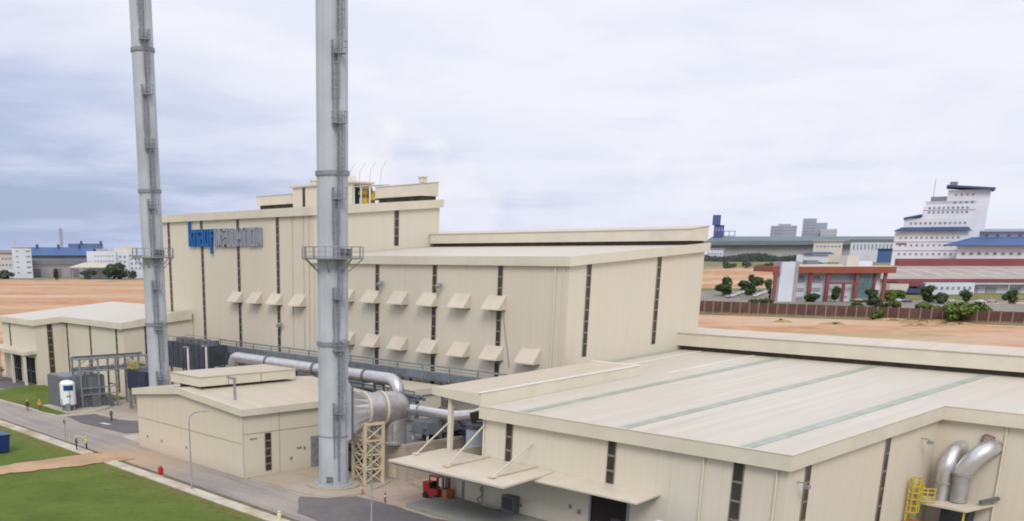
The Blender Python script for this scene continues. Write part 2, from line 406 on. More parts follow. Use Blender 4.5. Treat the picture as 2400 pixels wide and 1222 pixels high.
# soft bright cumulus low in the sky
pm = math_n(nt, 'MULTIPLY', math_n(nt, 'MULTIPLY', ramp(nt, puff, 0.50, 0.64), ramp(nt, vdot(tuple(RT)), -0.10, 0.02)), ramp(nt, math_n(nt, 'ABSOLUTE', math_n(nt, 'SUBTRACT', el, 0.075)), 0.075, 0.02))
cl = mixc(nt, math_n(nt, 'MULTIPLY', pm, 0.5), cl, (0.86, 0.85, 0.90))
# one bank of cumulus low over the district behind the halls
puff2 = wnoise(tc, 17.0, (5.3, 1.2, 3.1), 6, 0.5, 0.1)
def blob(v, r0, r1): return ramp(nt, vdot(v), math.cos(math.radians(r0)), math.cos(math.radians(r1)))
bank = math_n(nt, 'MAXIMUM', blob(CB[0], 2.9, 0.6), math_n(nt, 'MAXIMUM', blob(CB[1], 3.2, 0.8), blob(CB[2], 3.0, 0.6)))
bank = math_n(nt, 'ADD', bank, math_n(nt, 'MULTIPLY', math_n(nt, 'SUBTRACT', puff2, 0.5), 2.6))
cl = mixc(nt, math_n(nt, 'MULTIPLY', ramp(nt, bank, 0.42, 0.85), 0.55), cl, mixc(nt, ramp(nt, puff2, 0.40, 0.6), (0.76, 0.76, 0.84), (0.90, 0.885, 0.905)))
# blue sky showing through where the cover is thin
thin = math_n(nt, 'MULTIPLY', ramp(nt, f, 0.45, 0.0), 0.35)
cl = mixc(nt, thin, cl, blue)
# horizon haze
hz = ramp(nt, el, 0.06, -0.01)
cl = mixc(nt, math_n(nt, 'MULTIPLY', hz, 0.75), cl, mixc(nt, side, (0.42, 0.50, 0.73), (0.76, 0.79, 0.90)))
# overcast: brighter overhead
up = ramp(nt, el, 0.30, 0.9)
zen = mixc(nt, up, (1, 1, 1), (1.30, 1.27, 1.22), 'MIX')
cl = mixc(nt, 1.0, cl, zen, 'MULTIPLY')
nt.links.new(cl, bg.inputs[0]); bg.inputs[1].default_value = 1.09
# keep the highlights above 1 through the multiply
sd = bpy.data.lights.new('sun', 'SUN'); sd.energy = 1.9; sd.angle = math.radians(24); sd.color = (1.0, 0.93, 0.83)
so = bpy.data.objects.new('sun', sd); C.objects.link(so)
sv = SUN_DIR*math.cos(SUN_EL) + Vector((0,0,1))*math.sin(SUN_EL)
so.rotation_euler = sv.to_track_quat('Z', 'Y').to_euler(); so.location = (0, 0, 200)

# ------------------------------------------------------------------ terrain
def terrain_mat():
    m, nt, b = new_mat('bare_red_earth')
    p = pos(nt)
    n1 = noise(nt, scaled(nt, p, (1, 1, 1)), 0.022, 6, 0.6)
    n2 = noise(nt, p, 0.12, 6, 0.65)
    n3 = noise(nt, p, 0.9, 4)
    def pd(v):
        q = nt.nodes.new('ShaderNodeVectorMath'); q.operation = 'DOT_PRODUCT'; nt.links.new(p, q.inputs[0]); q.inputs[1].default_value = tuple(v); return q.outputs['Value']
    cb = nt.nodes.new('ShaderNodeCombineXYZ'); nt.links.new(math_n(nt, 'MULTIPLY', pd(FW), 0.017), cb.inputs[0]); nt.links.new(math_n(nt, 'MULTIPLY', pd(RT), 0.0045), cb.inputs[1])
    n4 = noise(nt, cb.outputs[0], 1.0, 6, 0.66)
    c = mixc(nt, ramp(nt, n1, 0.35, 0.65), (0.44, 0.225, 0.13), (0.45, 0.31, 0.20))
    c = mixc(nt, math_n(nt, 'MULTIPLY', ramp(nt, n4, 0.50, 0.62), 0.85), c, (0.53, 0.41, 0.31))
    c = mixc(nt, math_n(nt, 'MULTIPLY', ramp(nt, n4, 0.48, 0.36), 0.85), c, (0.33, 0.15, 0.08))
    c = mixc(nt, ramp(nt, n2, 0.45, 0.72), c, (0.52, 0.37, 0.25))
    c = mixc(nt, math_n(nt, 'MULTIPLY', ramp(nt, n2, 0.36, 0.22), 0.8), c, (0.30, 0.15, 0.08))
    c = mixc(nt, math_n(nt, 'MULTIPLY', ramp(nt, n3, 0.55, 0.8), 0.35), c, (0.25, 0.17, 0.09))
    d = nt.nodes.new('ShaderNodeVectorMath'); d.operation = 'DOT_PRODUCT'; nt.links.new(p, d.inputs[0]); d.inputs[1].default_value = tuple(FW)
    dd = math_n(nt, 'ADD', d.outputs['Value'], math_n(nt, 'MULTIPLY', math_n(nt, 'SUBTRACT', n1, 0.5), 420))
    far = ramp(nt, dd, 985, 1045)
    g = mixc(nt, ramp(nt, n1, 0.4, 0.6), (0.155, 0.165, 0.085), (0.20, 0.20, 0.12))
    c = mixc(nt, far, c, g)
    # greenish scrub scattered over the earth
    sc = noise(nt, p, 0.05, 7, 0.7)
    c = mixc(nt, math_n(nt, 'MULTIPLY', ramp(nt, sc, 0.57, 0.66), 0.6), c, (0.20, 0.19, 0.08))
    n5 = noise(nt, p, 0.011, 6, 0.62)
    c = mixc(nt, math_n(nt, 'MULTIPLY', ramp(nt, n5, 0.54, 0.64), 0.45), c, (0.27, 0.24, 0.12))
    nt.links.new(c, b.inputs['Base Color']); b.inputs['Roughness'].default_value = 0.95; b.inputs['Specular IOR Level'].default_value = 0.1
    bump(nt, b, n2, 0.6, 0.5)
    return m
M['earth'] = terrain_mat()
mb = MB(); cols = 81
rows = [-400, -60, 0, 40, 80, 120, 160, 220, 300, 360, 400, 430, 445, 452, 458, 464, 470, 476, 482, 488, 494, 500, 506, 516, 526, 536, 546, 556, 566, 590, 620, 680, 740, 800, 860, 920, 980, 1040, 1100, 1180, 1260, 1400, 1700, 2200, 3000, 4500, 7000, 12000, 22000]
for D in rows:
    half = 900 + abs(D)*1.1
    for i in range(cols):
        L = -half + 2*half*i/(cols-1); q = at(D, L); mb.v.append(Vector((q.x, q.y, terrain(q.x, q.y))))
for r in range(len(rows)-1):
    for i in range(cols-1):
        a = r*cols+i; mb.f.append((a, a+1, a+cols+1, a+cols))
tag(mb.build('ground', 'earth', smooth=True), kind='structure')

def ragged(pts, step=1.2, amp=0.35, seed=1):
    rnd = random.Random(seed); out = []
    for (x0, y0), (x1, y1) in zip(pts, pts[1:]+pts[:1]):
        n = max(1, int(math.hypot(x1-x0, y1-y0)/step))
        for i in range(n): out.append((x0+(x1-x0)*i/n+rnd.uniform(-amp, amp), y0+(y1-y0)*i/n+rnd.uniform(-amp, amp)))
    return out
def sheet(name, pts, z, mat, kind='structure', thick=None, rag=0):
    if rag: pts = ragged(pts, 1.0, rag, len(pts))
    mb = MB()
    if thick: mb.slab(pts, z-thick, z)
    else: mb.quad(*[(x, y, z) for x, y in pts])
    o = mb.build(name, mat)
    if o.data.polygons[0].normal.z < 0 and not thick: o.data.flip_normals()
    return tag(o, kind=kind)
# plant yard, roads and lawns (each sheet a few centimetres above the one below)
sheet('yard', [(-214, 56), (60, 56), (60, 140), (-214, 140)], 0.02, 'concrete')
sheet('lawn', [(-330, -60), (60, -60), (60, 52.2), (-330, 52.2)], 0.05, 'lawn')
sheet('road', [(-330, 54.6), (60, 54.6), (60, 60.8), (-78, 60.8), (-94, 60.9), (-128, 62.2), (-129.8, 66), (-122.8, 66.6), (-122.8, 71), (-138, 70.6), (-142.8, 68.3), (-149.9, 68.0), (-151.3, 62.2), (-156.5, 61.5), (-165, 61.6), (-173, 61.3), (-330, 60.8)], 0.06, 'road')
sheet('side_road', [(-150.5, 63.6), (-143, 62.6), (-130.5, 63.8), (-129.8, 66), (-122.8, 66.6), (-122.8, 71), (-138, 70.6), (-142.8, 68.3), (-149.9, 68.0)], 0.10, 'asphalt')
sheet('loading_road', [(-83.5, 60.4), (-78, 56.2), (-66, 55.4), (20, 55.4), (20, 70.2), (-57, 69.8), (-63, 67), (-68, 65.2), (-72, 65.5), (-76.2, 65.6), (-79.7, 65.3), (-81.1, 62.2)], 0.11, 'asphalt', rag=0.12)
sheet('verge_lawn', [(-330, 62.3), (-173, 62.6), (-165, 62.9), (-156.5, 62.6), (-152.6, 63.2), (-152.3, 65.0), (-163, 66.0), (-165, 75.2), (-190.5, 76.2), (-192, 73.1), (-189, 66.9), (-215, 66), (-330, 66)], 0.09, 'lawn')
sheet('verge_lawn', [(-161.2, 74.8), (-163.5, 80.6), (-178, 80.9), (-176, 77)], 0.09, 'lawn')
sheet('path', [(-112.9, 56.4), (-113.0, 52.9), (-113.4, 47), (-114.4, 39), (-117, 10), (-123, 10), (-119.0, 41), (-119.4, 50.7), (-119.2, 53.6), (-117, 56.8)], 0.13, 'dirt_path', rag=0.32)
sheet('path', [(-214, 66.2), (-192.2, 66.4), (-190, 69), (-192.4, 75.4), (-214, 75.4)], 0.07, 'asphalt')
for pts in ([(-330, 52.2), (-119.8, 52.2), (-119.9, 53.9), (-330, 53.9)], [(-113, 52.1), (60, 52.1), (60, 53.7), (-113.1, 53.7)]):
    sheet('kerb', pts, 0.16, 'kerb', thick=0.3)
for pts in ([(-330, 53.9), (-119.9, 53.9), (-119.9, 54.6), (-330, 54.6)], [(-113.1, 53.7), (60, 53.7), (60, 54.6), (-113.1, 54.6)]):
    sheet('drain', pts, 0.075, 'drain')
# kerb edging round the verge by the white tank
mb = MB()
vp = [(-330, 61.6), (-173, 61.9), (-165, 62.2), (-156.5, 61.9), (-152.0, 62.5), (-151.3, 65), (-150.2, 68.2), (-143, 68.6), (-138, 71.0), (-124, 71.3)]
for a, b in zip(vp, vp[1:]): mb.bar((a[0], a[1], 0.09), (b[0], b[1], 0.09), 0.45, 0.24)
tag(mb.build('kerb', 'concrete_lt'), kind='structure')
# aprons
sheet('apron', [(-96, 61.2), (-91, 61.3), (-86.7, 61.3), (-82.9, 61.9), (-80.7, 63.7), (-80.4, 66.4), (-81.6, 70.2), (-83, 73), (-94.6, 73)], 0.14, 'concrete', thick=0.2)
sheet('apron', [(-128.5, 62.3), (-119.5, 61.1), (-94.3, 60.85), (-94.6, 61.3), (-121, 61.6), (-121.2, 66.2), (-129.2, 66.0)], 0.14, 'concrete_lt', thick=0.2)
sheet('apron', [(-80.6, 66.6), (-76.2, 66.0), (-72.4, 66.1), (-73.2, 72), (-80.4, 74), (-82, 73), (-81.2, 70)], 0.13, 'pink_conc', thick=0.2)
# the round footing of the tall stack
mb = MB(); mb.tube([(-85.36, 66.5, 0.1), (-85.36, 66.5, 0.34)], 2.9, 32)
tag(mb.build('plinth', 'concrete', origin=(-85.36, 66.5, 0.1)), 'round concrete footing ring under the taller grey chimney', 'footing')
# worn white marking on the side road
sheet('road_marking', [(-141.3, 64.6), (-139.2, 64.9), (-138.6, 65.6), (-140.8, 65.4)], 0.115, 'paint_line')

# ------------------------------------------------------------------ building parts
def strip_x(root, x, y, z0, z1, w=0.62, step=1.35):
    """tall narrow window strip on a wall that faces -Y"""
    o = MB().box(x-w/2, x+w/2, y-0.06, y, z0, z1).build('window', 'glass', root)
    m = MB(); z = z1-step
    m.box(x-w/2-0.07, x-w/2, y-0.09, y, z0, z1); m.box(x+w/2, x+w/2+0.07, y-0.09, y, z0, z1)
    while z > z0+0.3:
        m.box(x-w/2, x+w/2, y-0.10, y-0.05, z-0.09, z+0.09); z -= step
    m.build('frame', 'mullion', o); return o
def strip_y(root, x, y, z0, z1, w=0.62, step=1.35):
    """the same on a wall that faces +X"""
    o = MB().box(x, x+0.06, y-w/2, y+w/2, z0, z1).build('window', 'glass', root)
    m = MB(); z = z1-step
    m.box(x, x+0.09, y-w/2-0.07, y-w/2, z0, z1); m.box(x, x+0.09, y+w/2, y+w/2+0.07, z0, z1)
    while z > z0+0.3:
        m.box(x+0.05, x+0.10, y-w/2, y+w/2, z-0.09, z+0.09); z -= step
    m.build('frame', 'mullion', o); return o
def hood(root, x, y, z0, z1, w=3.1, d=1.45):
    m = MB(); a, b = x-w/2, x+w/2; t = 0.12
    # sloped top sheet
    m.hexa([(a,y-d,z0-t),(b,y-d,z0-t),(b,y,z1-t),(a,y,z1-t)], [(a,y-d,z0),(b,y-d,z0),(b,y,z1),(a,y,z1)])
    for s in (a, b-0.06):
        m.hexa([(s,y-d,z0-t-0.01),(s+0.06,y-d,z0-t-0.01),(s+0.06,y,z0-t-0.01),(s,y,z0-t-0.01)], [(s,y-d,z0-t),(s+0.06,y-d,z0-t),(s+0.06,y,z1-t),(s,y,z1-t)])
    o = m.build('vent_hood', 'hood', root)
    MB().box(a+0.2, b-0.2, y-0.08, y, z0-0.25, z1-0.45).build('louvre', 'louvre', o)
    return o
def mono(root, x0, x1, y0, y1, ze, sl, fh, oh=0.45, roof='roof', wall='wall', left=True, back=True, right=True, roofname='roof'):
    """walls, sloping roof slab and deep fascia of a shed that rises with y"""
    zb = lambda y: ze + sl*(y-y0)
    MB().hexa([(x0,y0,-0.2),(x1,y0,-0.2),(x1,y1,-0.2),(x0,y1,-0.2)], [(x0,y0,zb(y0)+0.3),(x1,y0,zb(y0)+0.3),(x1,y1,zb(y1)+0.3),(x0,y1,zb(y1)+0.3)]).build('wall', wall, root)
    ya, yb = y0-oh, y1+(oh if back else 0); xa, xb = x0-(oh if left else 0), x1+(oh if right else 0)
    R = lambda y, o: zb(y)+fh-0.10+o
    MB().hexa([(xa+.12,ya+.12,R(ya,-.25)),(xb-.12,ya+.12,R(ya,-.25)),(xb-.12,yb-.12,R(yb,-.25)),(xa+.12,yb-.12,R(yb,-.25))],
              [(xa+.12,ya+.12,R(ya,0)),(xb-.12,ya+.12,R(ya,0)),(xb-.12,yb-.12,R(yb,0)),(xa+.12,yb-.12,R(yb,0))]).build(roofname, roof, root)
    f = MB(); B = lambda y: zb(y); T = lambda y: zb(y)+fh; w = 0.18
    f.hexa([(xa,ya,B(ya)),(xb,ya,B(ya)),(xb,ya+w,B(ya)),(xa,ya+w,B(ya))], [(xa,ya,T(ya)),(xb,ya,T(ya)),(xb,ya+w,T(ya)),(xa,ya+w,T(ya))])
    if right: f.hexa([(xb-w,ya+w,B(ya)),(xb,ya+w,B(ya)),(xb,yb,B(yb)),(xb-w,yb,B(yb))], [(xb-w,ya+w,T(ya)),(xb,ya+w,T(ya)),(xb,yb,T(yb)),(xb-w,yb,T(yb))])
    if left: f.hexa([(xa,ya+w,B(ya)),(xa+w,ya+w,B(ya)),(xa+w,yb,B(yb)),(xa,yb,B(yb))], [(xa,ya+w,T(ya)),(xa+w,ya+w,T(ya)),(xa+w,yb,T(yb)),(xa,yb,T(yb))])
    f.build('fascia', 'fascia', root)
    s = MB()  # soffit plate closing the overhang
    s.hexa([(xa+w,ya+w,B(ya)+.02),(xb-w,ya+w,B(ya)+.02),(xb-w,y0,B(y0)+.02),(xa+w,y0,B(y0)+.02)], [(xa+w,ya+w,B(ya)+.08),(xb-w,ya+w,B(ya)+.08),(xb-w,y0,B(y0)+.08),(xa+w,y0,B(y0)+.08)])
    if right: s.hexa([(x1,y0,B(y0)+.02),(xb-w,y0,B(y0)+.02),(xb-w,y1,B(y1)+.02),(x1,y1,B(y1)+.02)], [(x1,y0,B(y0)+.08),(xb-w,y0,B(y0)+.08),(xb-w,y1,B(y1)+.08),(x1,y1,B(y1)+.08)])
    s.build('soffit', 'fascia', root)
    return lambda y: R(y, 0)
def ridge_vent(root, x0, x1, y0, y1, zr, slot, fh, rise=0.25):
    """long raised vent: dark slot under a deep cream fascia and a low capped roof"""
    o = MB().hexa([(x0,y0,zr+slot),(x1,y0,zr+slot),(x1,y1,zr+slot),(x0,y1,zr+slot)], [(x0,y0,zr+slot+fh),(x1,y0,zr+slot+fh),(x1,y1,zr+slot+fh+rise),(x0,y1,zr+slot+fh+rise)]).build('ridge_vent', 'fascia', root)
    MB().box(x0+0.5, x1-0.5, y0+0.55, y1-0.1, zr-1.0, zr+slot).build('louvre', 'louvre', o)
    MB().hexa([(x0-.1,y0-.12,zr+slot+fh),(x1+.1,y0-.12,zr+slot+fh),(x1+.1,y1+.1,zr+slot+fh+rise),(x0-.1,y1+.1,zr+slot+fh+rise)], [(x0-.1,y0-.12,zr+slot+fh+.1),(x1+.1,y0-.12,zr+slot+fh+.1),(x1+.1,y1+.1,zr+slot+fh+rise+.1),(x0-.1,y1+.1,zr+slot+fh+rise+.1)]).build('roof', 'roof_cream', o)
    return o
def pipe_down(root, x, y, z0, z1, r=0.09, mat='fascia', name='downpipe'):
    return MB().tube([(x, y, z0), (x, y, z1)], r, 8).build(name, mat, root, True)

# ================================================================== 1. production hall in front
near = thing('production_hall', 'large low cream hall with pale roof, green rooflight strips and open loading door', 'hall', (-36.5, 72.1, 0))
NX0, NX1, NY0, NYA, NY1, NZ, NS, NF = -68.0, -36.55, 72.1, 98.9, 122.0, 9.27, 0.046, 1.2
nzb = lambda y: NZ + NS*(y-NY0)
# walls: front block, recessed block to the right, rear block behind the tall hall's gable
w = MB()
w.hexa([(NX0,NY0,-.2),(NX1,NY0,-.2),(NX1,NY1,-.2),(NX0,NY1,-.2)], [(NX0,NY0,nzb(NY0)+.2),(NX1,NY0,nzb(NY0)+.2),(NX1,NY1,nzb(NY1)+.2),(NX0,NY1,nzb(NY1)+.2)])
w.hexa([(NX1,NYA,-.2),(25,NYA,-.2),(25,NY1,-.2),(NX1,NY1,-.2)], [(NX1,NYA,nzb(NYA)+.2),(25,NYA,nzb(NYA)+.2),(25,NY1,nzb(NY1)+.2),(NX1,NY1,nzb(NY1)+.2)])
w.hexa([(-77.7,97.0,-.2),(NX0,97.0,-.2),(NX0,NY1,-.2),(-77.7,NY1,-.2)], [(-77.7,97,nzb(97)+.2),(NX0,97,nzb(97)+.2),(NX0,NY1,nzb(NY1)+.2),(-77.7,NY1,nzb(NY1)+.2)])
w.build('wall', 'wall', near)
nzr = lambda y: nzb(y)+NF-0.10
def nroof(m, x0, x1, y0, y1, dz=0, t=0.25):
    m.hexa([(x0,y0,nzr(y0)-t+dz),(x1,y0,nzr(y0)-t+dz),(x1,y1,nzr(y1)-t+dz),(x0,y1,nzr(y1)-t+dz)], [(x0,y0,nzr(y0)+dz),(x1,y0,nzr(y0)+dz),(x1,y1,nzr(y1)+dz),(x0,y1,nzr(y1)+dz)])
m = MB(); YE, YEA = 71.5, 98.3
nroof(m, -68.2, -36.3, YE+.1, NY1-.6); nroof(m, -36.3, 25, YEA+.1, NY1-.6); nroof(m, -77.75, -68.2, 97.6, NY1-.6)
m.build('roof', 'roof', near)
f = MB(); fw = 0.2
def fx(x0, x1, y): f.hexa([(x0,y,nzb(y)),(x1,y,nzb(y)),(x1,y+fw,nzb(y)),(x0,y+fw,nzb(y))], [(x0,y,nzb(y)+NF),(x1,y,nzb(y)+NF),(x1,y+fw,nzb(y)+NF),(x0,y+fw,nzb(y)+NF)])
fx(-68.3, -36.1, YE); fx(-36.1, 25, YEA)
f.hexa([(-36.3,YE+fw,nzb(YE)),(-36.1,YE+fw,nzb(YE)),(-36.1,YEA,nzb(YEA)),(-36.3,YEA,nzb(YEA))], [(-36.3,YE+fw,nzb(YE)+NF),(-36.1,YE+fw,nzb(YE)+NF),(-36.1,YEA,nzb(YEA)+NF),(-36.3,YEA,nzb(YEA)+NF)])
f.build('fascia', 'fascia', near)
m = MB()  # pale capping strip on the fascia, catches the light
m.box(-68.3, -36.05, YE-.04, YE+.26, nzb(YE)+NF, nzb(YE)+NF+.06)
m.hexa([(-36.34,YE+.26,nzb(YE)+NF),(-36.05,YE+.26,nzb(YE)+NF),(-36.05,YEA-.04,nzb(YEA)+NF),(-36.34,YEA-.04,nzb(YEA)+NF)], [(-36.34,YE+.26,nzb(YE)+NF+.06),(-36.05,YE+.26,nzb(YE)+NF+.06),(-36.05,YEA-.04,nzb(YEA)+NF+.06),(-36.34,YEA-.04,nzb(YEA)+NF+.06)])
m.box(-36.05, 25, YEA-.04, YEA+.26, nzb(YEA)+NF, nzb(YEA)+NF+.06)
m.build('coping', 'hood', near)
m = MB()
m.box(-68.2, -36.4, YE+fw, NY0, nzb(YE)+.03, nzb(YE)+.1); m.box(-36.4, 25, YEA+fw, NYA, nzb(YEA)+.03, nzb(YEA)+.1)
m.hexa([(NX1,NY0,nzb(NY0)+.03),(-36.3,NY0,nzb(NY0)+.03),(-36.3,YEA,nzb(YEA)+.03),(NX1,YEA,nzb(YEA)+.03)], [(NX1,NY0,nzb(NY0)+.1),(-36.3,NY0,nzb(NY0)+.1),(-36.3,YEA,nzb(YEA)+.1),(NX1,YEA,nzb(YEA)+.1)])
m.build('soffit', 'fascia', near)
for x in (-63.3, -51.8, -40.3):
    m = MB(); nroof(m, x-.5, x+.5, YE+.5, NY1-2.2, 0.05, 0.06); m.build('rooflight', 'skylight', near)
m = MB(); nroof(m, -77.7, -77.0, 99.5, 119.4, 0.05, 0.06); m.build('gutter', 'skylight', near)
for x in (-74.6, -67.0):
    m = MB(); nroof(m, x-.1, x+.1, 101.2, NY1-2.2, 0.06, 0.08); m.build('flashing', 'white', near)
m = MB(); nroof(m, -29.0, -28.85, YEA+.4, NY1-2.2, 0.03, 0.05); m.build('flashing', 'mullion', near)
ridge_vent(near, -78.0, 25, 119.4, 124.0, nzr(120)-.05, 0.62, 1.62, 0.42)
for x in (-64.7, -52.64): strip_x(near, x, NY0, 5.35, 9.2, 0.72)
strip_x(near, -40.55, NY0, 0.6, 9.15, 0.8, 1.55)
for y in (75.1, 88.65): strip_y(near, NX1, y, 0.6, nzb(y), 0.66, 1.55)
for x, y in ((-43.6, NY0-.12), (-37.35, NY0-.12), (-68.05, NY0-.1)): pipe_down(near, x, y, 0.1, 9.2)
pipe_down(near, -31.0, NYA-.12, 0.1, nzb(NYA))
# seam battens on the front wall
m = MB()
for x in (-59.2, -46.6): m.box(x-.04, x+.04, NY0-.03, NY0, 0.1, 9.2)
m.build('seam', 'fascia', near)
# open loading door
d = MB().box(-54.45, -50.6, NY0-.05, NY0, 0, 4.15).build('loading_door', 'dark', near)
m = MB(); m.box(-54.65, -54.45, NY0-.12, NY0, 0, 4.3); m.box(-50.6, -50.4, NY0-.12, NY0, 0, 4.3); m.box(-54.45, -50.6, NY0-.12, NY0, 4.15, 4.3); m.build('frame', 'galv', d)
m = MB(); m.box(-53.9, -52.6, NY0-.09, NY0-.05, 0.2, 1.7); m.box(-52.2, -51.2, NY0-.09, NY0-.05, 0.2, 2.3); m.build('stored_goods', 'slate', d)
# small canopy over the door
cn = MB().hexa([(-59.2,68.75,4.92),(-47.4,68.75,4.92),(-47.4,72.09,5.2),(-59.2,72.09,5.2)], [(-59.2,68.75,5.06),(-47.4,68.75,5.06),(-47.4,72.09,5.34),(-59.2,72.09,5.34)]).build('door_canopy', 'hood', near)
m = MB()
for x in (-58.4, -53.3, -48.2): m.bar((x, 69.0, 4.86), (x, 72.0, 5.10), 0.12, 0.18)
m.build('bracket', 'fascia', cn)
# lamps and small fittings on the walls
def wall_lamp_y(root, x, y, z, r=0.22):
    m = MB(); m.tube([(x, y, z), (x+0.55, y, z+0.02), (x+0.8, y-.05, z-.12)], 0.05, 6); o = m.build('wall_lamp', 'galv', root)
    MB().box(x+.62, x+1.05, y-.28, y+.2, z-.36, z-.14).build('lamp_head', 'galv', o)
wall_lamp_y(near, NX1, 95.4, 9.0); wall_lamp_y(near, NX1, 73.6, 8.1)
for b4 in ((-57.0, -56.7, NY0-.08, NY0, 2.2, 2.6), (-56.0, -55.6, NY0-.08, NY0, 1.9, 2.3), (-62.9, -62.65, NY0-.1, NY0, 1.2, 1.5), (-47.3, -46.9, NY0-.08, NY0, 1.4, 2.0)): MB().box(*b4).build('switch_box', 'galv', near)

# covered loading bay on the hall's left side: raised roof step, column and low wall
bay = thing('loading_bay', 'cream raised bay roof on one slim column at the left end of the low hall', 'loading bay', (-72, 72.1, 0))
BX0, BX1 = -75.0, -68.35
bz = lambda y: 11.75 + 0.036*(y-71.5)
m = MB(); m.hexa([(BX0+.1,71.6,bz(71.6)-.3),(BX1-.1,71.6,bz(71.6)-.3),(BX1-.1,97.4,bz(97.4)-.3),(BX0+.1,97.4,bz(97.4)-.3)], [(BX0+.1,71.6,bz(71.6)-.04),(BX1-.1,71.6,bz(71.6)-.04),(BX1-.1,97.4,bz(97.4)-.04),(BX0+.1,97.4,bz(97.4)-.04)]); m.build('roof', 'roof_cream', bay)
m = MB()
m.hexa([(BX0,71.4,10.95),(BX1,71.4,10.55),(BX1,71.6,10.55),(BX0,71.6,10.95)], [(BX0,71.4,bz(71.4)),(BX1,71.4,bz(71.4)),(BX1,71.6,bz(71.6)),(BX0,71.6,bz(71.6))])
m.hexa([(BX1-.1,71.6,nzr(71.6)-.1),(BX1+.12,71.6,nzr(71.6)-.1),(BX1+.12,97.4,nzr(97.4)-.1),(BX1-.1,97.4,nzr(97.4)-.1)], [(BX1-.1,71.6,bz(71.6)),(BX1+.12,71.6,bz(71.6)),(BX1+.12,97.4,bz(97.4)),(BX1-.1,97.4,bz(97.4))])
m.box(BX0, BX1, 97.4, 97.6, bz(97.4)-.9, bz(97.4))
m.build('fascia', 'fascia', bay)
m = MB()
m.hexa([(BX1-.15,71.4,bz(71.4)),(BX1+.2,71.4,bz(71.4)),(BX1+.2,97.6,bz(97.6)),(BX1-.15,97.6,bz(97.6))], [(BX1-.15,71.4,bz(71.4)+.08),(BX1+.2,71.4,bz(71.4)+.08),(BX1+.2,97.6,bz(97.6)+.08),(BX1-.15,97.6,bz(97.6)+.08)])
m.hexa([(BX0,97.4,bz(97.4)),(BX1,97.4,bz(97.4)),(BX1,97.75,bz(97.4)),(BX0,97.75,bz(97.4))], [(BX0,97.4,bz(97.4)+.08),(BX1,97.4,bz(97.4)+.08),(BX1,97.75,bz(97.4)+.08),(BX0,97.75,bz(97.4)+.08)])
m.build('coping', 'white', bay)
MB().box(-73.15, -72.65, 71.95, 72.35, 0, 10.9).build('column', 'fascia', bay)
m = MB(); m.box(-74.6, -68.5, 84.0, 84.4, 9.5, 11.6); m.box(-74.8, -74.4, 72.4, 97, 10.6, 11.3); m.build('beam', 'louvre', bay)
m = MB(); m.box(-73.1, -68.01, 72.12, 72.5, -.2, 5.2); m.box(-73.1, -72.8, 72.5, 78, -.2, 5.2); m.build('wall', 'wall', bay)
o = MB().box(-72.3, -69.0, 72.06, 72.12, 3.3, 4.1).build('window', 'glass', bay)
m = MB()
for x in (-71.3, -70.1): m.box(x-.05, x+.05, 72.02, 72.06, 3.3, 4.1)
m.box(-72.4, -68.9, 72.0, 72.06, 4.1, 4.2); m.box(-72.4, -68.9, 72.0, 72.06, 3.2, 3.3); m.build('frame', 'mullion', o)
m = MB(); m.box(-70.9, -70.6, 72.02, 72.12, .3, 3.2); m.build('downpipe', 'galv', bay)
# big sloping loading canopy hung on tie rods
cn = thing('loading_canopy', 'wide flat cream canopy hung on slanted tie rods over the loading bay', 'canopy', (-66, 72, 5.2))
MB().hexa([(-73.2,63.9,5.08),(-57.8,63.9,5.08),(-58.8,72.05,5.22),(-73.6,72.05,5.22)], [(-73.2,63.9,5.26),(-57.8,63.9,5.26),(-58.8,72.05,5.40),(-73.6,72.05,5.40)]).build('deck', M['hood'], cn)
m = MB()
for x in (-72.5, -68.2, -63.3, -59.2): m.bar((x, 64.3, 4.95), (x, 71.9, 5.08), 0.14, 0.2)
m.bar((-73, 64.2, 4.95), (-58.2, 64.2, 4.95), 0.12, 0.2); m.build('beam', 'galv', cn)
for x, xt, zt, yb in ((-73.1, -73.0, 8.2, 67.6), (-66.9, -67.95, 8.6, 65.9), (-60.8, -61.7, 7.6, 65.7)):
    r = MB(); r.tube([(x, yb, 5.4), (xt, 72.0, zt)], 0.085, 8); o = r.build('tie_rod', 'hood', cn)
    MB().box(x-.35, x+.35, yb-.3, yb+.3, 5.36, 5.5).build('anchor_plate', 'hood', o)
for x in (-66.9, -60.8):
    MB().bar((x, 65.9, 5.46), (x-.3, 72.0, 5.5), 0.22, 0.16).build('rib', 'hood', cn)
# raised slab and bits under the canopy
s = MB().slab([(-73.0, 66.2), (-58, 66.2), (-58, 72.0), (-73.0, 72.0)], 0, 0.5).build('loading_dock', 'grey_slab', origin=(-66, 69, 0))
tag(s, 'low green grey concrete dock slab below the cream loading canopy', 'dock')
s = MB(); pth = [(-67.6, 71.95, 2.6), (-67.9, 71.6, 2.2), (-67.4, 71.5, 1.6), (-68.0, 71.3, 1.1), (-67.2, 71.1, 0.75), (-65.4, 71.0, 0.7), (-64.0, 71.3, 0.9)]
s.tube(pth, 0.08, 8); tag(s.build('hose', 'galv', origin=(-67, 71.5, 0.5)), 'dark hose hanging on the wall beneath the cream loading canopy', 'hose')
t = thing('dock_cabinet', 'dark grey control cabinet against the wall beneath the loading canopy', 'cabinet', (-63.8, 71.7, 0))
MB().box(-64.6, -63.0, 71.2, 72.05, 0.5, 2.2).build('body', 'galv_dk', t); MB().box(-64.4, -63.2, 71.15, 71.2, 0.9, 2.0).build('door', 'slate', t)

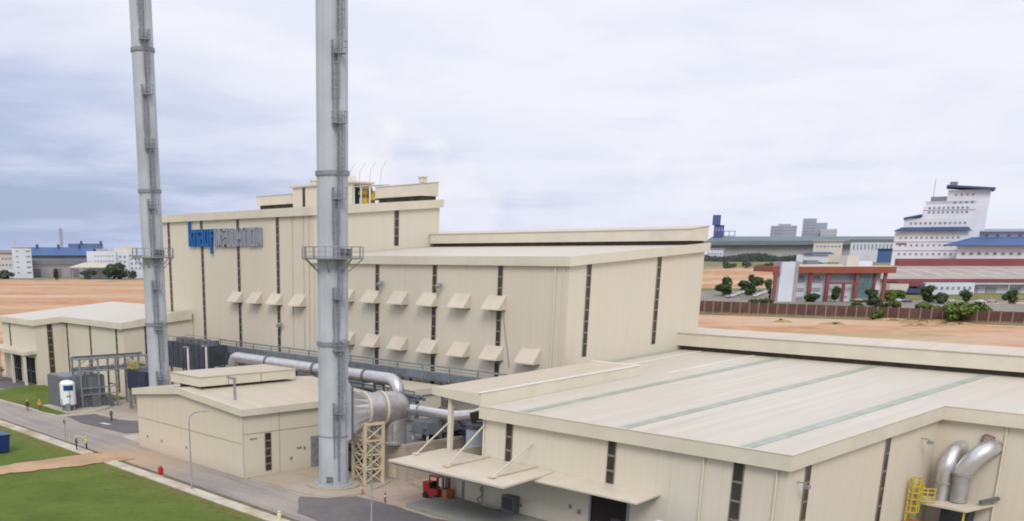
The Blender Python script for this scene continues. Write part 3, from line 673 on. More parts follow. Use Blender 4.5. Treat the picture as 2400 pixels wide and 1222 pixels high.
# ================================================================== 2. main hall with two rows of vent hoods
hall = thing('factory_hall', 'tall cream hall with two rows of vent hoods and narrow dark window strips', 'hall', (-78, 96, 0))
HX0, HX1, HY0, HY1 = -127.9, -77.95, 96.0, 124.0
hr = mono(hall, HX0, HX1, HY0, HY1, 23.62, 0.060, 1.12, 0.5, roof='roof', left=False)
MB().box(-128.5, HX0, HY0-.5, HY0-.05, 23.65, 24.72).build('fascia', 'fascia', hall)
ridge_vent(hall, -127.8, -77.95, 120.4, 124.45, hr(120.4)+.02, 0.55, 1.45, 0.45)
for x in (-124.7, -112.72, -100.76, -88.78): strip_x(hall, x, HY0, 0.5, 23.55, 0.66)
for y, zb_, in ((99.68, 12.85), (113.85, 13.6)): strip_y(hall, HX1, y, zb_, 23.62+.06*(y-HY0), 0.66)
for x in (-119.55, -113.6, -107.6, -101.55, -95.4, -89.2): hood(hall, x, HY0, 18.25, 19.95)
for x in (-119.4, -113.55, -107.6, -101.4, -95.3, -89.3, -83.2): hood(hall, x, HY0, 11.95, 13.65)
pipe_down(hall, -79.9, HY0-.12, 8, 23.6, 0.1); pipe_down(hall, -78.6, HY0-.12, 8, 23.6, 0.06)
m = MB(); m.tube([(-88.0, HY0-.1, 17.6), (-87.4, HY0-.1, 14.5), (-86.6, HY0-.1, 11.0)], 0.05, 6); m.build('cable', 'galv', hall)
m = MB()
for x in (-83.4, -94.7, -106.7, -118.7): m.box(x-.04, x+.04, HY0-.03, HY0, 0.2, 23.55)
m.build('seam', 'fascia', hall)
def floodlight(root, x, y, z):
    m = MB(); m.bar((x-.8, y, z-.25), (x-.05, y-.6, z-.1), 0.09); o = m.build('floodlight', 'galv_dk', root)
    MB().hexa([(x-.3,y-1.0,z-.35),(x+.5,y-1.0,z-.35),(x+.5,y-.45,z-.1),(x-.3,y-.45,z-.1)], [(x-.3,y-1.1,z-.05),(x+.5,y-1.1,z-.05),(x+.5,y-.5,z+.35),(x-.3,y-.5,z+.35)]).build('lamp_head', 'galv', o)
for x, z in ((-111.4, 20.9), (-99.3, 20.9)): floodlight(hall, x, HY0, z)

# ================================================================== 3. tallest hall with the lettering
tall = thing('tall_hall', 'tallest cream hall with stepped rooftop tower, standing behind the two chimneys', 'hall', (-128, 96, 0))
TX0, TX1, TY0, TY1 = -183.6, -128.0, 96.0, 122.7
tr = mono(tall, TX0, TX1, TY0, TY1, 30.72, 0.068, 1.3, 0.5)
for x in (-173.4, -161.4, -149.42, -137.65): strip_x(tall, x, TY0, 0.5 if x > -165 else 14, 30.65, 0.66)
strip_y(tall, TX1, 113.0, 26.3, 31.9, 0.8)
for x in (-150.0, -144.1, -138.2, -131.7): hood(tall, x, TY0, 17.05, 18.75)
for x in (-133.6, -130.6, -129.2): pipe_down(tall, x, TY0-.1, 10, 30.7, 0.07, 'hood')
floodlight(tall, -136.8, TY0, 13.8)
ridge_vent(tall, -177.4, -163.9, 118.6, 122.6, tr(118.6)+.05, 0.9, 1.75, 0.3)
ridge_vent(tall, -140.4, -128.6, 118.9, 122.9, tr(119)+.05, 0.85, 1.85, 0.4)
tw = MB().box(-163.9, -145.7, 118.0, 122.5, 31.5, 37.2).build('roof_tower', 'wall', tall)
MB().box(-164.5, -145.3, 117.6, 122.9, 37.2, 37.5).build('roof', 'roof_cream', tw)
MB().box(-160.7, -159.9, 117.94, 118.0, 33.0, 37.1).build('window', 'glass', tw)
MB().box(-145.7, -145.64, 118.4, 119.6, 33.0, 36.9).build('door', 'sign_navy', tw)
v = MB(); v.tube([(-159.6, 120, 37.5), (-159.6, 120, 38.3)], 0.75, 12); v.tube([(-159.6, 120, 38.3), (-159.6, 120, 38.55)], 0.95, 12); v.build('roof_vent', 'fascia', tall)
v = MB(); v.box(-146.9, -145.9, 118.1, 119.1, 37.5, 38.4); v.build('roof_vent', 'white', tall)
v = MB(); v.box(-131.0, -130.0, 120.5, 121.5, 36.6, 37.4); v.box(-131.15, -129.85, 120.35, 121.65, 37.4, 37.6); v.build('roof_vent', 'fascia', tall)
# open roof shelter with yellow plant between tower and ridge vent
sh = MB().hexa([(-145.4,117.8,36.45),(-140.6,117.8,36.45),(-140.6,122.4,36.75),(-145.4,122.4,36.75)], [(-145.4,117.8,36.6),(-140.6,117.8,36.6),(-140.6,122.4,36.9),(-145.4,122.4,36.9)]).build('roof_shelter', 'roof_cream', tall)
m = MB()
for x in (-145.2, -143.2, -140.8):
    for y in (118, 122.2): m.bar((x, y, 32), (x, y, 36.5), 0.18)
m.build('post', 'white', sh)
y_ = MB(); y_.box(-145.0, -142.9, 119, 121, 32.4, 34.6); y_.box(-145.1, -142.8, 118.9, 121.1, 35.2, 35.8); y_.box(-142.6, -141.0, 119.4, 121, 34.2, 35.6); y_.tube([(-143.9, 120, 34.6), (-143.9, 120, 35.2)], 0.5, 10); y_.build('roof_plant', 'yellow', tall)
y_ = MB(); y_.box(-142.6, -141.2, 119.2, 121, 32.4, 33.6); y_.build('roof_plant', 'white', tall)
for i in range(4):
    x = -151.4 + i*3.0
    MB().tube([(x-.4, 122.0, 36.6), (x-.2, 122.2, 39.6)], 0.035, 5).build('lightning_rod', 'galv', tall)
    MB().tube([(x-.2, 122.2, 39.6), (x+.55, 122.8, 41.0)], 0.028, 5).build('lightning_rod', 'galv', tall)

# raised lettering on the tall hall
sg = thing('company_sign', 'large raised blue and grey wall lettering high on the tallest hall', 'sign', (-154, 96, 26.3))
BY, FY = 95.80, 95.48
k = MB(); z0, z1 = 26.25, 29.2; st = 0.52
def V(x, za, zb): k.box(x, x+st, FY, BY, za, zb)
def Hh(xa, xb, z): k.box(xa, xb, FY, BY, z, z+st)
x = -165.4                                       # k
V(x, z0, 30.62); k.hexa([(x+st,FY,27.35),(x+st,FY,28.1),(x+st,BY,28.1),(x+st,BY,27.35)], [(x+1.45,FY,28.7),(x+1.05,FY,z1),(x+1.05,BY,z1),(x+1.45,BY,28.7)])
k.hexa([(x+.75,FY,27.6),(x+1.05,FY,28.15),(x+1.05,BY,28.15),(x+.75,BY,27.6)], [(x+1.0,FY,z0),(x+1.55,FY,z0),(x+1.55,BY,z0),(x+1.0,BY,z0)])
x = -163.6; V(x, z0, z1); Hh(x+st, x+1.1, z1-st); V(x+1.1, z0, z1)                                                     # n
x = -161.75; Hh(x, x+1.1, z1-st); V(x+1.1, z0, z1); Hh(x+.45, x+1.1, z0+1.2); Hh(x+.45, x+1.1, z0); V(x, z0, z0+1.86)   # a
x = -159.9; V(x, z0, z1); Hh(x+st, x+1.1, z0); V(x+1.1, z0, z1)                                                         # u
x = -157.95; V(x, 25.0, z1); Hh(x+st, x+1.15, z1-st); Hh(x+st, x+1.0, z0+1.5)                                           # f
k.build('blue_lettering', 'sign_blue', sg)
MB().box(-164.8, -157.5, BY-.04, BY+.2, z0+.15, z1-.1).build('blue_backing', plain('sign_blue_backing', (0.006, 0.09, 0.29), 0.5), sg)
g = MB(); gz0, gz1, gs = 26.2, 29.2, 0.40; GY = 95.52
def gv(x, a=gz0, b=gz1): g.box(x, x+gs, GY, BY, a, b)
def gh(xa, xb, z): g.box(xa, xb, GY, BY, z, z+gs)
def gd(xa, za, xb, zb): g.hexa([(xa,GY,za),(xa+gs*1.1,GY,za),(xa+gs*1.1,BY,za),(xa,BY,za)], [(xb,GY,zb),(xb+gs*1.1,GY,zb),(xb+gs*1.1,BY,zb),(xb,BY,zb)])
def letter(ch, x, w=1.12):
    h2 = (gz0+gz1)/2
    if ch == 'I': gv(x)
    elif ch == 'N': gv(x); gv(x+w-gs); gd(x+gs*.5, gz1, x+w-gs*1.5, gz0)
    elif ch == 'S': gh(x, x+w, gz1-gs); gh(x, x+w, h2-gs/2); gh(x, x+w, gz0); gv(x, h2, gz1); gv(x+w-gs, gz0, h2)
    elif ch == 'U': gv(x); gv(x+w-gs); gh(x+gs, x+w-gs, gz0)
    elif ch == 'L': gv(x); gh(x+gs, x+w, gz0)
    elif ch == 'A': gd(x, gz0, x+w/2-gs*.55, gz1); gd(x+w-gs*1.1, gz0, x+w/2-gs*.55, gz1); gh(x+gs*.7, x+w-gs*.7, gz0+.8)
    elif ch == 'T': gv(x+w/2-gs/2); gh(x, x+w, gz1-gs)
    elif ch == 'O': gv(x); gv(x+w-gs); gh(x+gs, x+w-gs, gz0); gh(x+gs, x+w-gs, gz1-gs)
x = -156.6
for ch in 'INSULATION':
    wd = 0.40 if ch == 'I' else (1.5 if ch in 'OAN' else 1.4)
    letter(ch, x, wd); x += wd + 0.25
g.build('grey_lettering', 'sign_grey', sg)
MB().box(-156.5, x-.3, BY-.06, BY+.2, gz0+.12, gz1-.12).build('grey_backing', 'sign_grey_dk', sg)

# ================================================================== 4. low building at the left
lb = thing('workshop_building', 'low cream L-shaped building with pale roof at the left of the tallest hall', 'building', (-166, 81.7, 0))
LZ, LSL, LF = 12.1, 0.085, 1.1
m = MB(); zb = lambda y: LZ + LSL*(y-81.7)
m.hexa([(-209,81.7,-.2),(-165.8,81.7,-.2),(-165.8,95.9,-.2),(-209,95.9,-.2)], [(-209,81.7,zb(81.7)+.2),(-165.8,81.7,zb(81.7)+.2),(-165.8,95.9,zb(95.9)+.2),(-209,95.9,zb(95.9)+.2)])
m.hexa([(-209,75.6,-.2),(-191.2,75.6,-.2),(-191.2,81.7,-.2),(-209,81.7,-.2)], [(-209,75.6,zb(75.6)+.2),(-191.2,75.6,zb(75.6)+.2),(-191.2,81.7,zb(81.7)+.2),(-209,81.7,zb(81.7)+.2)])
m.hexa([(-209,95.9,-.2),(-183.8,95.9,-.2),(-183.8,108,-.2),(-209,108,-.2)], [(-209,95.9,zb(95.9)+.2),(-183.8,95.9,zb(95.9)+.2),(-183.8,100,zb(100)+.2),(-209,100,zb(100)+.2)])
m.build('wall', 'wall', lb)
m = MB(); rz = lambda y: zb(y)+LF-.05
def rq(x0, x1, y0, y1): m.hexa([(x0,y0,rz(y0)-.2),(x1,y0,rz(y0)-.2),(x1,y1,rz(y1)-.2),(x0,y1,rz(y1)-.2)], [(x0,y0,rz(y0)),(x1,y0,rz(y0)),(x1,y1,rz(y1)),(x0,y1,rz(y1))])
rq(-209.4, -165.4, 81.2, 95.5); rq(-209.4, -190.8, 75.1, 81.2); rq(-209.4, -184.2, 95.5, 101)
m.build('roof', 'roof', lb)
f = MB()
def ffx(x0, x1, y): f.box(x0, x1, y, y+.2, zb(y), zb(y)+LF)
def ffy(x, y0, y1): f.hexa([(x-.2,y0,zb(y0)),(x,y0,zb(y0)),(x,y1,zb(y1)),(x-.2,y1,zb(y1))], [(x-.2,y0,zb(y0)+LF),(x,y0,zb(y0)+LF),(x,y1,zb(y1)+LF),(x-.2,y1,zb(y1)+LF)])
ffx(-209.5, -190.7, 75.0); ffy(-190.7, 75.2, 81.0); ffx(-190.7, -165.3, 81.0); ffy(-165.3, 81.2, 95.5)
f.build('fascia', 'fascia', lb)
m = MB(); m.hexa([(-165.5,81.2,zb(81.2)+LF),(-165.3,81.2,zb(81.2)+LF),(-165.3,95.5,zb(95.5)+LF),(-165.5,95.5,zb(95.5)+LF)], [(-165.5,81.2,zb(81.2)+LF+.02),(-165.3,81.2,zb(81.2)+LF+.02),(-165.3,95.5,zb(95.5)+LF+.75),(-165.5,95.5,zb(95.5)+LF+.75)]); m.build('parapet', 'fascia', lb)
for x in (-190.2, -179.6, -168.6): strip_x(lb, x, 81.7, 0.4, zb(81.7)-.05, 0.5)
strip_x(lb, -204.5, 75.6, 6.3, zb(75.6)-.05, 0.5)
strip_y(lb, -191.2, 78.5, 1.6, zb(78.5)-.05, 0.95)
strip_y(lb, -165.8, 86.3, 4, zb(86.3)-.05, 0.8)
pc = MB().hexa([(-209.5,72.9,5.9),(-191.4,72.9,5.9),(-191.4,75.6,6.15),(-209.5,75.6,6.15)], [(-209.5,72.9,6.55),(-191.4,72.9,6.55),(-191.4,75.6,6.8),(-209.5,75.6,6.8)]).build('porch_canopy', 'hood', lb)
for x in (-205.6, -198.4, -192.0): MB().box(x-.3, x+.3, 73.1, 73.5, 0, 5.9).build('porch_column', 'fascia', lb)
for a, b in ((-204.9, -200.0), (-197.0, -192.6)):
    o = MB().box(a, b, 75.52, 75.6, 0.1, 5.2).build('door', 'dark', lb)
    m = MB(); m.box((a+b)/2-.08, (a+b)/2+.08, 75.46, 75.52, .1, 5.2); m.box(a, b, 75.46, 75.52, 2.5, 2.65); m.build('frame', 'galv_dk', o)

# ================================================================== 5. small pitched building beside the tall chimney
sb = thing('pump_house', 'small cream pitched-roof block with raised roof vent, beside the taller chimney', 'building', (-94.7, 60.8, 0))
SX0, SX1, SXR, SY0, SY1 = -120.5, -94.7, -108.6, 60.8, 80.4
EZL, EZR, RZ = 7.05, 7.35, 8.35
m = MB(); m.hexa([(SX0,SY0,-.2),(SXR,SY0,-.2),(SX1,SY0,-.2),(SX1,SY1,-.2),(SXR,SY1,-.2),(SX0,SY1,-.2)], [(SX0,SY0,EZL+.3),(SXR,SY0,RZ+.3),(SX1,SY0,EZR+.3),(SX1,SY1,EZR+.3),(SXR,SY1,RZ+.3),(SX0,SY1,EZL+.3)]); m.build('wall', 'wall_block', sb)
o_, sf = 0.42, 0.78
def edge(xa, za, xb, zb2, ya, yb, h0, h1): return ([(xa,ya,za+h0),(xb,ya,zb2+h0),(xb,yb,zb2+h0),(xa,yb,za+h0)], [(xa,ya,za+h1),(xb,ya,zb2+h1),(xb,yb,zb2+h1),(xa,yb,za+h1)])
m = MB(); m.hexa(*edge(SX0-o_, EZL-.03, SXR, RZ, SY0-o_+.1, SY1+o_, .5, sf-.06)); m.hexa(*edge(SXR, RZ, SX1+o_, EZR-.03, SY0-o_+.1, SY1+o_, .5, sf-.06)); m.build('roof', roofing('cream_cross_roof', (0.53, 0.49, 0.41), 1), sb)
m = MB()
m.hexa(*edge(SX0-o_, EZL-.03, SXR, RZ, SY0-o_-.08, SY0-o_+.1, 0, sf+.03)); m.hexa(*edge(SXR, RZ, SX1+o_, EZR-.03, SY0-o_-.08, SY0-o_+.1, 0, sf+.03))
m.box(SX1+o_-.12, SX1+o_+.06, SY0-o_+.1, SY1+o_, EZR-.03, EZR+sf-.03); m.box(SX0-o_-.06, SX0-o_+.12, SY0-o_+.1, SY1+o_, EZL-.03, EZL+sf-.03)
m.build('fascia', 'fascia', sb)
m = MB(); m.hexa(*edge(SX0-o_, EZL-.03, SX0, EZL, SY0, SY1, .02, .1)); m.hexa(*edge(SX1, EZR, SX1+o_-.12, EZR-.03, SY0, SY1, .02, .1)); m.build('soffit', 'fascia', sb)
v = MB(); v.box(-113.6, -106.4, 62.2, 76.6, 9.28, 10.42); v = v.build('ridge_vent', 'fascia', sb)
MB().box(-112.7, -107.3, 63.0, 75.2, 8.0, 9.28).build('louvre', 'louvre', v)
m = MB(); m.hexa([(-113.7,62.1,10.42),(-106.3,62.1,10.42),(-106.3,76.7,10.42),(-113.7,76.7,10.42)], [(-113.7,62.1,10.5),(-106.3,62.1,10.5),(-106.3,76.7,10.5),(-113.7,76.7,10.5)]); m.build('roof', 'roof_cream', v)
for yv in (66.3, 71.2): MB().box(-106.42, -106.36, yv-.03, yv+.03, 9.28, 10.42).build('seam', 'mullion', v)
strip_y(sb, SX1, 64.1, 0.6, 5.0, 0.72, 0.9)
MB().box(SX1, SX1+.06, 70.3, 71.5, 0.15, 3.9).build('door', 'galv', sb)
m = MB(); m.box(SX0, SX1+.0, SY0-.03, SY0, 3.98, 4.08); m.box(SX1, SX1+.03, SY0, SY1, 5.1, 5.2); m.box(SX1, SX1+.03, 65.7, 65.8, .1, 7.3); m.build('seam', 'mullion', sb).data.materials[0] = plain('cream_joint', (0.40, 0.345, 0.26), 0.7)
pipe_down(sb, SX1-.08, SY0-.12, 0.1, 7.35, 0.1, 'hood')
for b4 in ((SX1, SX1+.1, 67.2, 67.5, 1.5, 1.8), (SX1, SX1+.1, 68.2, 68.9, 2.7, 2.85), (SX1, SX1+.1, 69.2, 69.5, 2.5, 2.8), (SX1, SX1+.08, 61.6, 62.6, 4.5, 4.62), (-118.2, -117.9, SY0-.08, SY0, 1.6, 1.9), (-114.3, -114, SY0-.08, SY0, 1.5, 1.8), (-108, -107.7, SY0-.08, SY0, 1.6, 1.9)): MB().box(*b4).build('switch_box', 'galv', sb)
pl = thing('roof_lamp_post', 'short grey post lamp standing on the roof of the small pitched block', 'lamp', (-99.6, 62.9, 7.9))
MB().tube([(-99.6, 62.9, 7.9), (-99.6, 62.9, 10.9)], 0.16, 8).build('pole', 'galv', pl, True)
MB().box(-101.1, -99.4, 62.75, 63.05, 10.8, 11.0).build('lamp_head', 'galv', pl)

# ================================================================== 6. chimneys
def chimney(label, cx, cy, r, name='chimney', joints=(), inlet=True, top=78):
    t = thing(name, label, 'chimney', (cx, cy, 0.1))
    m = MB(); m.tube([(cx,cy,0.1),(cx,cy,1.2),(cx,cy,25),(cx,cy,top)], [r*1.01, r, r, r*0.97], 14); m.build('shaft', 'stack', t)
    for z in (15.75, 32.95, 50.0, 67):
        MB().tube([(cx,cy,z-.22),(cx,cy,z+.22)], r+.13, 24).build('flange', 'stack_lt', t)
    for z in (5.8,):
        MB().tube([(cx,cy,z-.05),(cx,cy,z+.05)], r+.04, 24).build('flange', 'galv', t)
    # round walkway
    zp, R = 24.45, r*1.92; pf = MB(); n = 28
    for i in range(n):
        a, b = 2*PI*i/n, 2*PI*(i+1)/n
        pf.hexa([(cx+r*math.cos(a),cy+r*math.sin(a),zp),(cx+R*math.cos(a),cy+R*math.sin(a),zp),(cx+R*math.cos(b),cy+R*math.sin(b),zp),(cx+r*math.cos(b),cy+r*math.sin(b),zp)],
                [(cx+r*math.cos(a),cy+r*math.sin(a),zp+.12),(cx+R*math.cos(a),cy+R*math.sin(a),zp+.12),(cx+R*math.cos(b),cy+R*math.sin(b),zp+.12),(cx+r*math.cos(b),cy+r*math.sin(b),zp+.12)])
    pf = pf.build('platform', 'galv', t)
    rl = MB()
    for i in range(n):
        a, b = 2*PI*i/n, 2*PI*(i+1)/n; pa = Vector((cx+R*math.cos(a), cy+R*math.sin(a), 0)); pb = Vector((cx+R*math.cos(b), cy+R*math.sin(b), 0))
        for zz, w_ in ((zp+.12, .10), (zp+.30, .06), (zp+.75, .05), (zp+1.25, .07)): rl.bar(pa+Vector((0,0,zz)), pb+Vector((0,0,zz)), w_)
        if i % 2 == 0: rl.bar(pa+Vector((0,0,zp)), pa+Vector((0,0,zp+1.28)), .08)
        if i % 4 == 0: rl.bar(pa*0.98+Vector((cx,cy,0))*0.02+Vector((0,0,zp)), Vector((cx+r*math.cos(a), cy+r*math.sin(a), zp-1.3)), .09)
    rl.build('railing', 'galv', pf)
    for ang in (0.5, 0.9, 2.6):
        q = Vector((cx+(r+.5)*math.cos(ang+YAW-PI/2), cy+(r+.5)*math.sin(ang+YAW-PI/2), zp+.12)); MB().box(q.x-.2, q.x+.2, q.y-.2, q.y+.2, q.z, q.z+.95).build('control_box', 'galv_dk', pf)
    # ladder with staggered safety cages, on the side that faces the yard
    base = math.atan2(-FW.y, -FW.x)
    levels = [3.5] + list(joints)
    for i, (za, zb_) in enumerate(zip(levels, levels[1:])):
        off = (0.18 if i % 2 == 0 else 0.44)
        a = base + off; d = Vector((math.cos(a), math.sin(a), 0)); s = Vector((-d.y, d.x, 0)); p0 = Vector((cx, cy, 0)) + d*(r+.22)
        ld = MB()
        for sg_ in (-.24, .24): ld.bar(p0+s*sg_+Vector((0,0,za)), p0+s*sg_+Vector((0,0,zb_+1.1)), .08)
        z = za+.3
        while z < zb_+1: ld.bar(p0-s*.24+Vector((0,0,z)), p0+s*.24+Vector((0,0,z)), .05); z += .45
        ld = ld.build('ladder', 'ladder', t)
        cg = MB(); z = za+2.3; hoop = [(-.34, .0), (-.40, .28), (-.24, .55), (.24, .55), (.40, .28), (.34, 0)]
        while z < zb_+1.1:
            for (u0, w0), (u1, w1) in zip(hoop, hoop[1:]): cg.bar(p0+s*u0+d*w0+Vector((0,0,z)), p0+s*u1+d*w1+Vector((0,0,z)), .05)
            z += .8
        for u0, w0 in hoop[1:-1]: cg.bar(p0+s*u0+d*w0+Vector((0,0,za+2.3)), p0+s*u0+d*w0+Vector((0,0,zb_+1.1)), .045)
        cg.build('cage', 'ladder', ld)
        # small rest platform at the top of each flight
        am = base+.35; dm = Vector((math.cos(am), math.sin(am), 0)); sm = Vector((-dm.y, dm.x, 0)); pm_ = Vector((cx, cy, 0)) + dm*(r+.02)
        rp = MB(); c4 = [pm_-sm*.7, pm_+sm*.7, pm_+sm*.7+dm*.8, pm_-sm*.7+dm*.8]
        if abs(zb_-24.5) > 1:
            rp.hexa([q+Vector((0,0,zb_-.08)) for q in c4], [q+Vector((0,0,zb_)) for q in c4])
            for q0, q1 in ((c4[1], c4[2]), (c4[2], c4[3]), (c4[3], c4[0])):
                for hz_ in (.5, 1.05): rp.bar(q0+Vector((0,0,zb_+hz_)), q1+Vector((0,0,zb_+hz_)), .05)
            for q in c4[2:]: rp.bar(q+Vector((0,0,zb_)), q+Vector((0,0,zb_+1.08)), .06)
            rp.build('rest_platform', 'ladder', t)
    # cable conduit
    a = base+.36; d = Vector((math.cos(a), math.sin(a), 0)); p0 = Vector((cx, cy, 0)) + d*(r+.07)
    MB().bar(p0+Vector((0,0,1)), p0+Vector((0,0,top-4)), .16).build('conduit', 'ladder', t)
    a = base-.25; d = Vector((math.cos(a), math.sin(a), 0)); s = Vector((-d.y, d.x, 0)); p0 = Vector((cx, cy, 0)) + d*(r-.02)
    h = MB(); h.hexa([p0-s*.35+Vector((0,0,.75)), p0+s*.35+Vector((0,0,.75)), p0+s*.35+d*.12+Vector((0,0,.75)), p0-s*.35+d*.12+Vector((0,0,.75))], [p0-s*.35+Vector((0,0,1.4)), p0+s*.35+Vector((0,0,1.4)), p0+s*.35+d*.12+Vector((0,0,1.4)), p0-s*.35+d*.12+Vector((0,0,1.4))])
    h.build('access_hatch', 'galv_dk', t)
    m = MB()
    for i in range(14):
        a = 2*PI*i/14+.1; q = Vector((cx+(r+.22)*math.cos(a), cy+(r+.22)*math.sin(a), 0.1)); m.bar(q, q+Vector((0,0,.75)), .1)
    m.tube([(cx,cy,.34),(cx,cy,.46)], r+.38, 24); m.build('base_ring', 'stack', t)
    return t
CM = Vector((-85.36, 66.5, 0)); CL = Vector((-124.2, 66.2, 0))
chM = chimney('taller-looking grey steel chimney nearer the low hall, with side inlet duct and footing ring', CM.x, CM.y, 1.66, joints=(8.5, 15.2, 20.5, 24.5, 30.4, 37.6, 44.0, 51, 58, 65))
chL = chimney('slimmer grey steel chimney behind the small pitched block, beside the L-shaped building', CL.x, CL.y, 1.42, joints=(8.5, 15.2, 20.5, 24.5, 30.8, 38.2, 44.6, 51, 58, 65))
# inlet duct box on the nearer chimney
ax = Vector((0.19, 0.98, 0)).normalized(); sd_ = Vector((ax.y, -ax.x, 0))
def ring4(t_, hw, za, zb_): 
    c = CM + ax*t_; return [c-sd_*hw+Vector((0,0,za)), c+sd_*hw+Vector((0,0,za)), c+sd_*hw+Vector((0,0,zb_)), c-sd_*hw+Vector((0,0,zb_))]
m = MB(); m.hexa(ring4(0.6, 1.25, 5.0, 12.6), ring4(1.6, 1.2, 5.4, 11.2)); inl = m.build('inlet_duct', 'stack', chM)
MB().hexa(ring4(1.6, 1.42, 5.2, 11.4), ring4(1.74, 1.42, 5.2, 11.4)).build('flange', 'galv_dk', inl)

# ================================================================== 7. flue gas vessel, ducts and lattice support
ves = thing('flue_duct', 'fat dull aluminium flue drum with domed end joining the nearer chimney', 'duct', (-83.6, 75.6, 4.3))
zc = 8.3; A0, A1, A2, A3, A4 = 1.75, 3.75, 7.3, 8.9, 9.6
def axp(t_, z=zc): return CM + ax*t_ + Vector((0,0,z))
m = MB(); n = 24; rings = []
sq = []
for i in range(n):
    a = 2*PI*i/n; c_, s_ = math.cos(a), math.sin(a); k_ = 1/max(abs(c_), abs(s_)); sq.append((max(-1.2, min(1.2, 1.25*c_*k_)), max(-2.4, min(2.4, 2.6*s_*k_))))
r1 = [axp(A0) + sd_*u + Vector((0,0,v_)) for u, v_ in sq]; r2 = [axp(A1) + sd_*1.86*math.cos(2*PI*i/n) + Vector((0,0,1.86*math.sin(2*PI*i/n))) for i in range(n)]
m.v += r1 + r2
for i in range(n): j = (i+1) % n; m.f.append((i, j, n+j, n+i))
m.build('cone', 'alu_dull', ves)
m = MB(); m.tube([axp(A1), axp(A2), axp(A2+.9), axp(A2+1.6), axp(A2+2.05), axp(A2+2.2)], [1.86, 1.86, 1.74, 1.32, .7, .1], 28); m.build('drum', 'alu_dull', ves, True)
for t_ in (A1, A1+2.2):
    MB().tube([axp(t_-.12), axp(t_+.12)], 2.0, 28).build('ring_flange', 'hood', ves)
m = MB()
for i in range(8):
    a = 2*PI*i/8; q = axp(A2+.3, 0); m.bar((q.x+1.45*math.cos(a), q.y+1.45*math.sin(a), 4.2), (q.x+1.5*math.cos(a), q.y+1.5*math.sin(a), 6.6), .12)
m.build('rib', 'galv', ves)
m = MB(); q = axp(A2+.3, 0); m.tube([(q.x,q.y,4.2),(q.x,q.y,8.2)], 1.42, 24); m.build('leg_drum', 'alu_dull', ves, True)
# long silver duct behind the small block
dk = thing('silver_pipe', 'long bright silver pipe running behind the small block with bends at both ends', 'pipe', (-110, 83, 0))
DY = 83.0; DZ = 9.75; R = 1.3
path = [(-131.6, DY+1.2, 5.2), (-131.6, DY+.6, 7.6)] + elbow((-130.2, DY, DZ-1.5), (-1,0,0), (0,0,1), 1.5, 7) + [(-112, DY, DZ-.05)] + elbow((-94.9, DY, DZ-1.6), (0,0,1), (1,0,0), 1.6, 8) + [(-93.3, DY, 6.4), (-93.0, DY-.6, 5.2)]
m = MB(); m.tube(path, 0.80, 18); m.build('pipe', 'alu', dk, True)
for x in (-122, -110.5, -99.6): MB().tube([(x-.12, DY, DZ), (x+.12, DY, DZ)], 0.92, 20).build('collar', 'galv_dk', dk)
MB().tube([(-93.3, DY, 7.0), (-93.3, DY, 7.25)], 0.92, 20).build('collar', 'galv', dk)
for x in (-125, -116, -105, -97):
    m = MB(); m.bar((x-.9, DY, 0), (x-.9, DY, DZ-.75), .22); m.bar((x+.9, DY, 0), (x+.9, DY, DZ-.75), .22); m.bar((x-1, DY, DZ-.85), (x+1, DY, DZ-.85), .22); m.build('trestle', 'galv_dk', dk)
# lower silver pipe running to the loading bay
d2 = thing('silver_pipe', 'short sagging silver pipe from the domed drum to the bay roof', 'pipe', (-80, 80, 0))
m = MB(); m.tube([(-86.4, 78.2, 7.4), (-85.2, 79.0, 7.35), (-83, 79.8, 7.15), (-80.8, 80.6, 7.05), (-78.6, 81.6, 7.35), (-76.2, 83.0, 8.5), (-74.6, 84.2, 9.7), (-72.6, 85.4, 10.3)], 0.62, 16); m.build('pipe', 'alu', d2, True)
MB().tube([(-85.3, 78.95, 7.36), (-85.1, 79.05, 7.36)], 0.72, 16).build('collar', 'galv', d2)
for x, y, z in ((-82.4, 80, 6.5), (-78.6, 81.6, 6.7)): MB().bar((x, y, 0), (x, y, z), .25).build('post', 'galv_dk', d2)
# cream lattice stand under the drum
ls = thing('lattice_stand', 'cream steel lattice stand braced under the fat flue drum', 'frame', (-84.4, 71.3, 0.1))
q0 = [CM + ax*t_ + sd_*s_ for t_, s_ in ((3.2, -1.35), (3.2, 1.35), (5.5, 1.35), (5.5, -1.35))]
for q in q0: MB().bar(q+Vector((0,0,.1)), q+Vector((0,0,7.1)), .30).build('leg', 'cream_steel', ls)
m = MB()
for a, b in ((0,1),(1,2),(2,3),(3,0)):
    pa, pb = q0[a], q0[b]
    for z in (1.8, 3.4, 5.0): m.bar(pa+Vector((0,0,z)), pb+Vector((0,0,z)), .16)
    for z in (.2, 1.8, 3.4, 5.0): m.bar(pa+Vector((0,0,z)), pb+Vector((0,0,z+1.6)), .12); m.bar(pb+Vector((0,0,z)), pa+Vector((0,0,z+1.6)), .10)
m.build('bracing', 'cream_steel', ls)
m = MB()
for a, b in ((0,1),(1,2),(2,3),(3,0)): m.bar(q0[a]+Vector((0,0,6.9)), q0[b]+Vector((0,0,6.9)), .34)
m.build('top_frame', 'cream_steel', ls)
# bund block behind
bd = thing('bund_block', 'low beige rendered block with parapet behind the cream lattice stand', 'building', (-81.8, 74, 0))
MB().box(-97, -81.8, 74.0, 92.5, -.2, 3.9).build('wall', 'beige_conc', bd)
m = MB(); m.box(-97, -81.75, 73.95, 74.3, 3.9, 4.3); m.box(-82.15, -81.75, 74.3, 92.5, 3.9, 4.3); m.build('parapet', M['beige_conc'], bd)
MB().box(-96.9, -82.15, 74.3, 92.4, 3.9, 3.96).build('roof', plain('wet_concrete_roof', (0.19, 0.19, 0.195), 0.6, 0, 0.2), bd)
MB().box(-84.6, -83.4, 73.94, 74.0, .2, 2.2).build('door', 'cream_steel', bd)
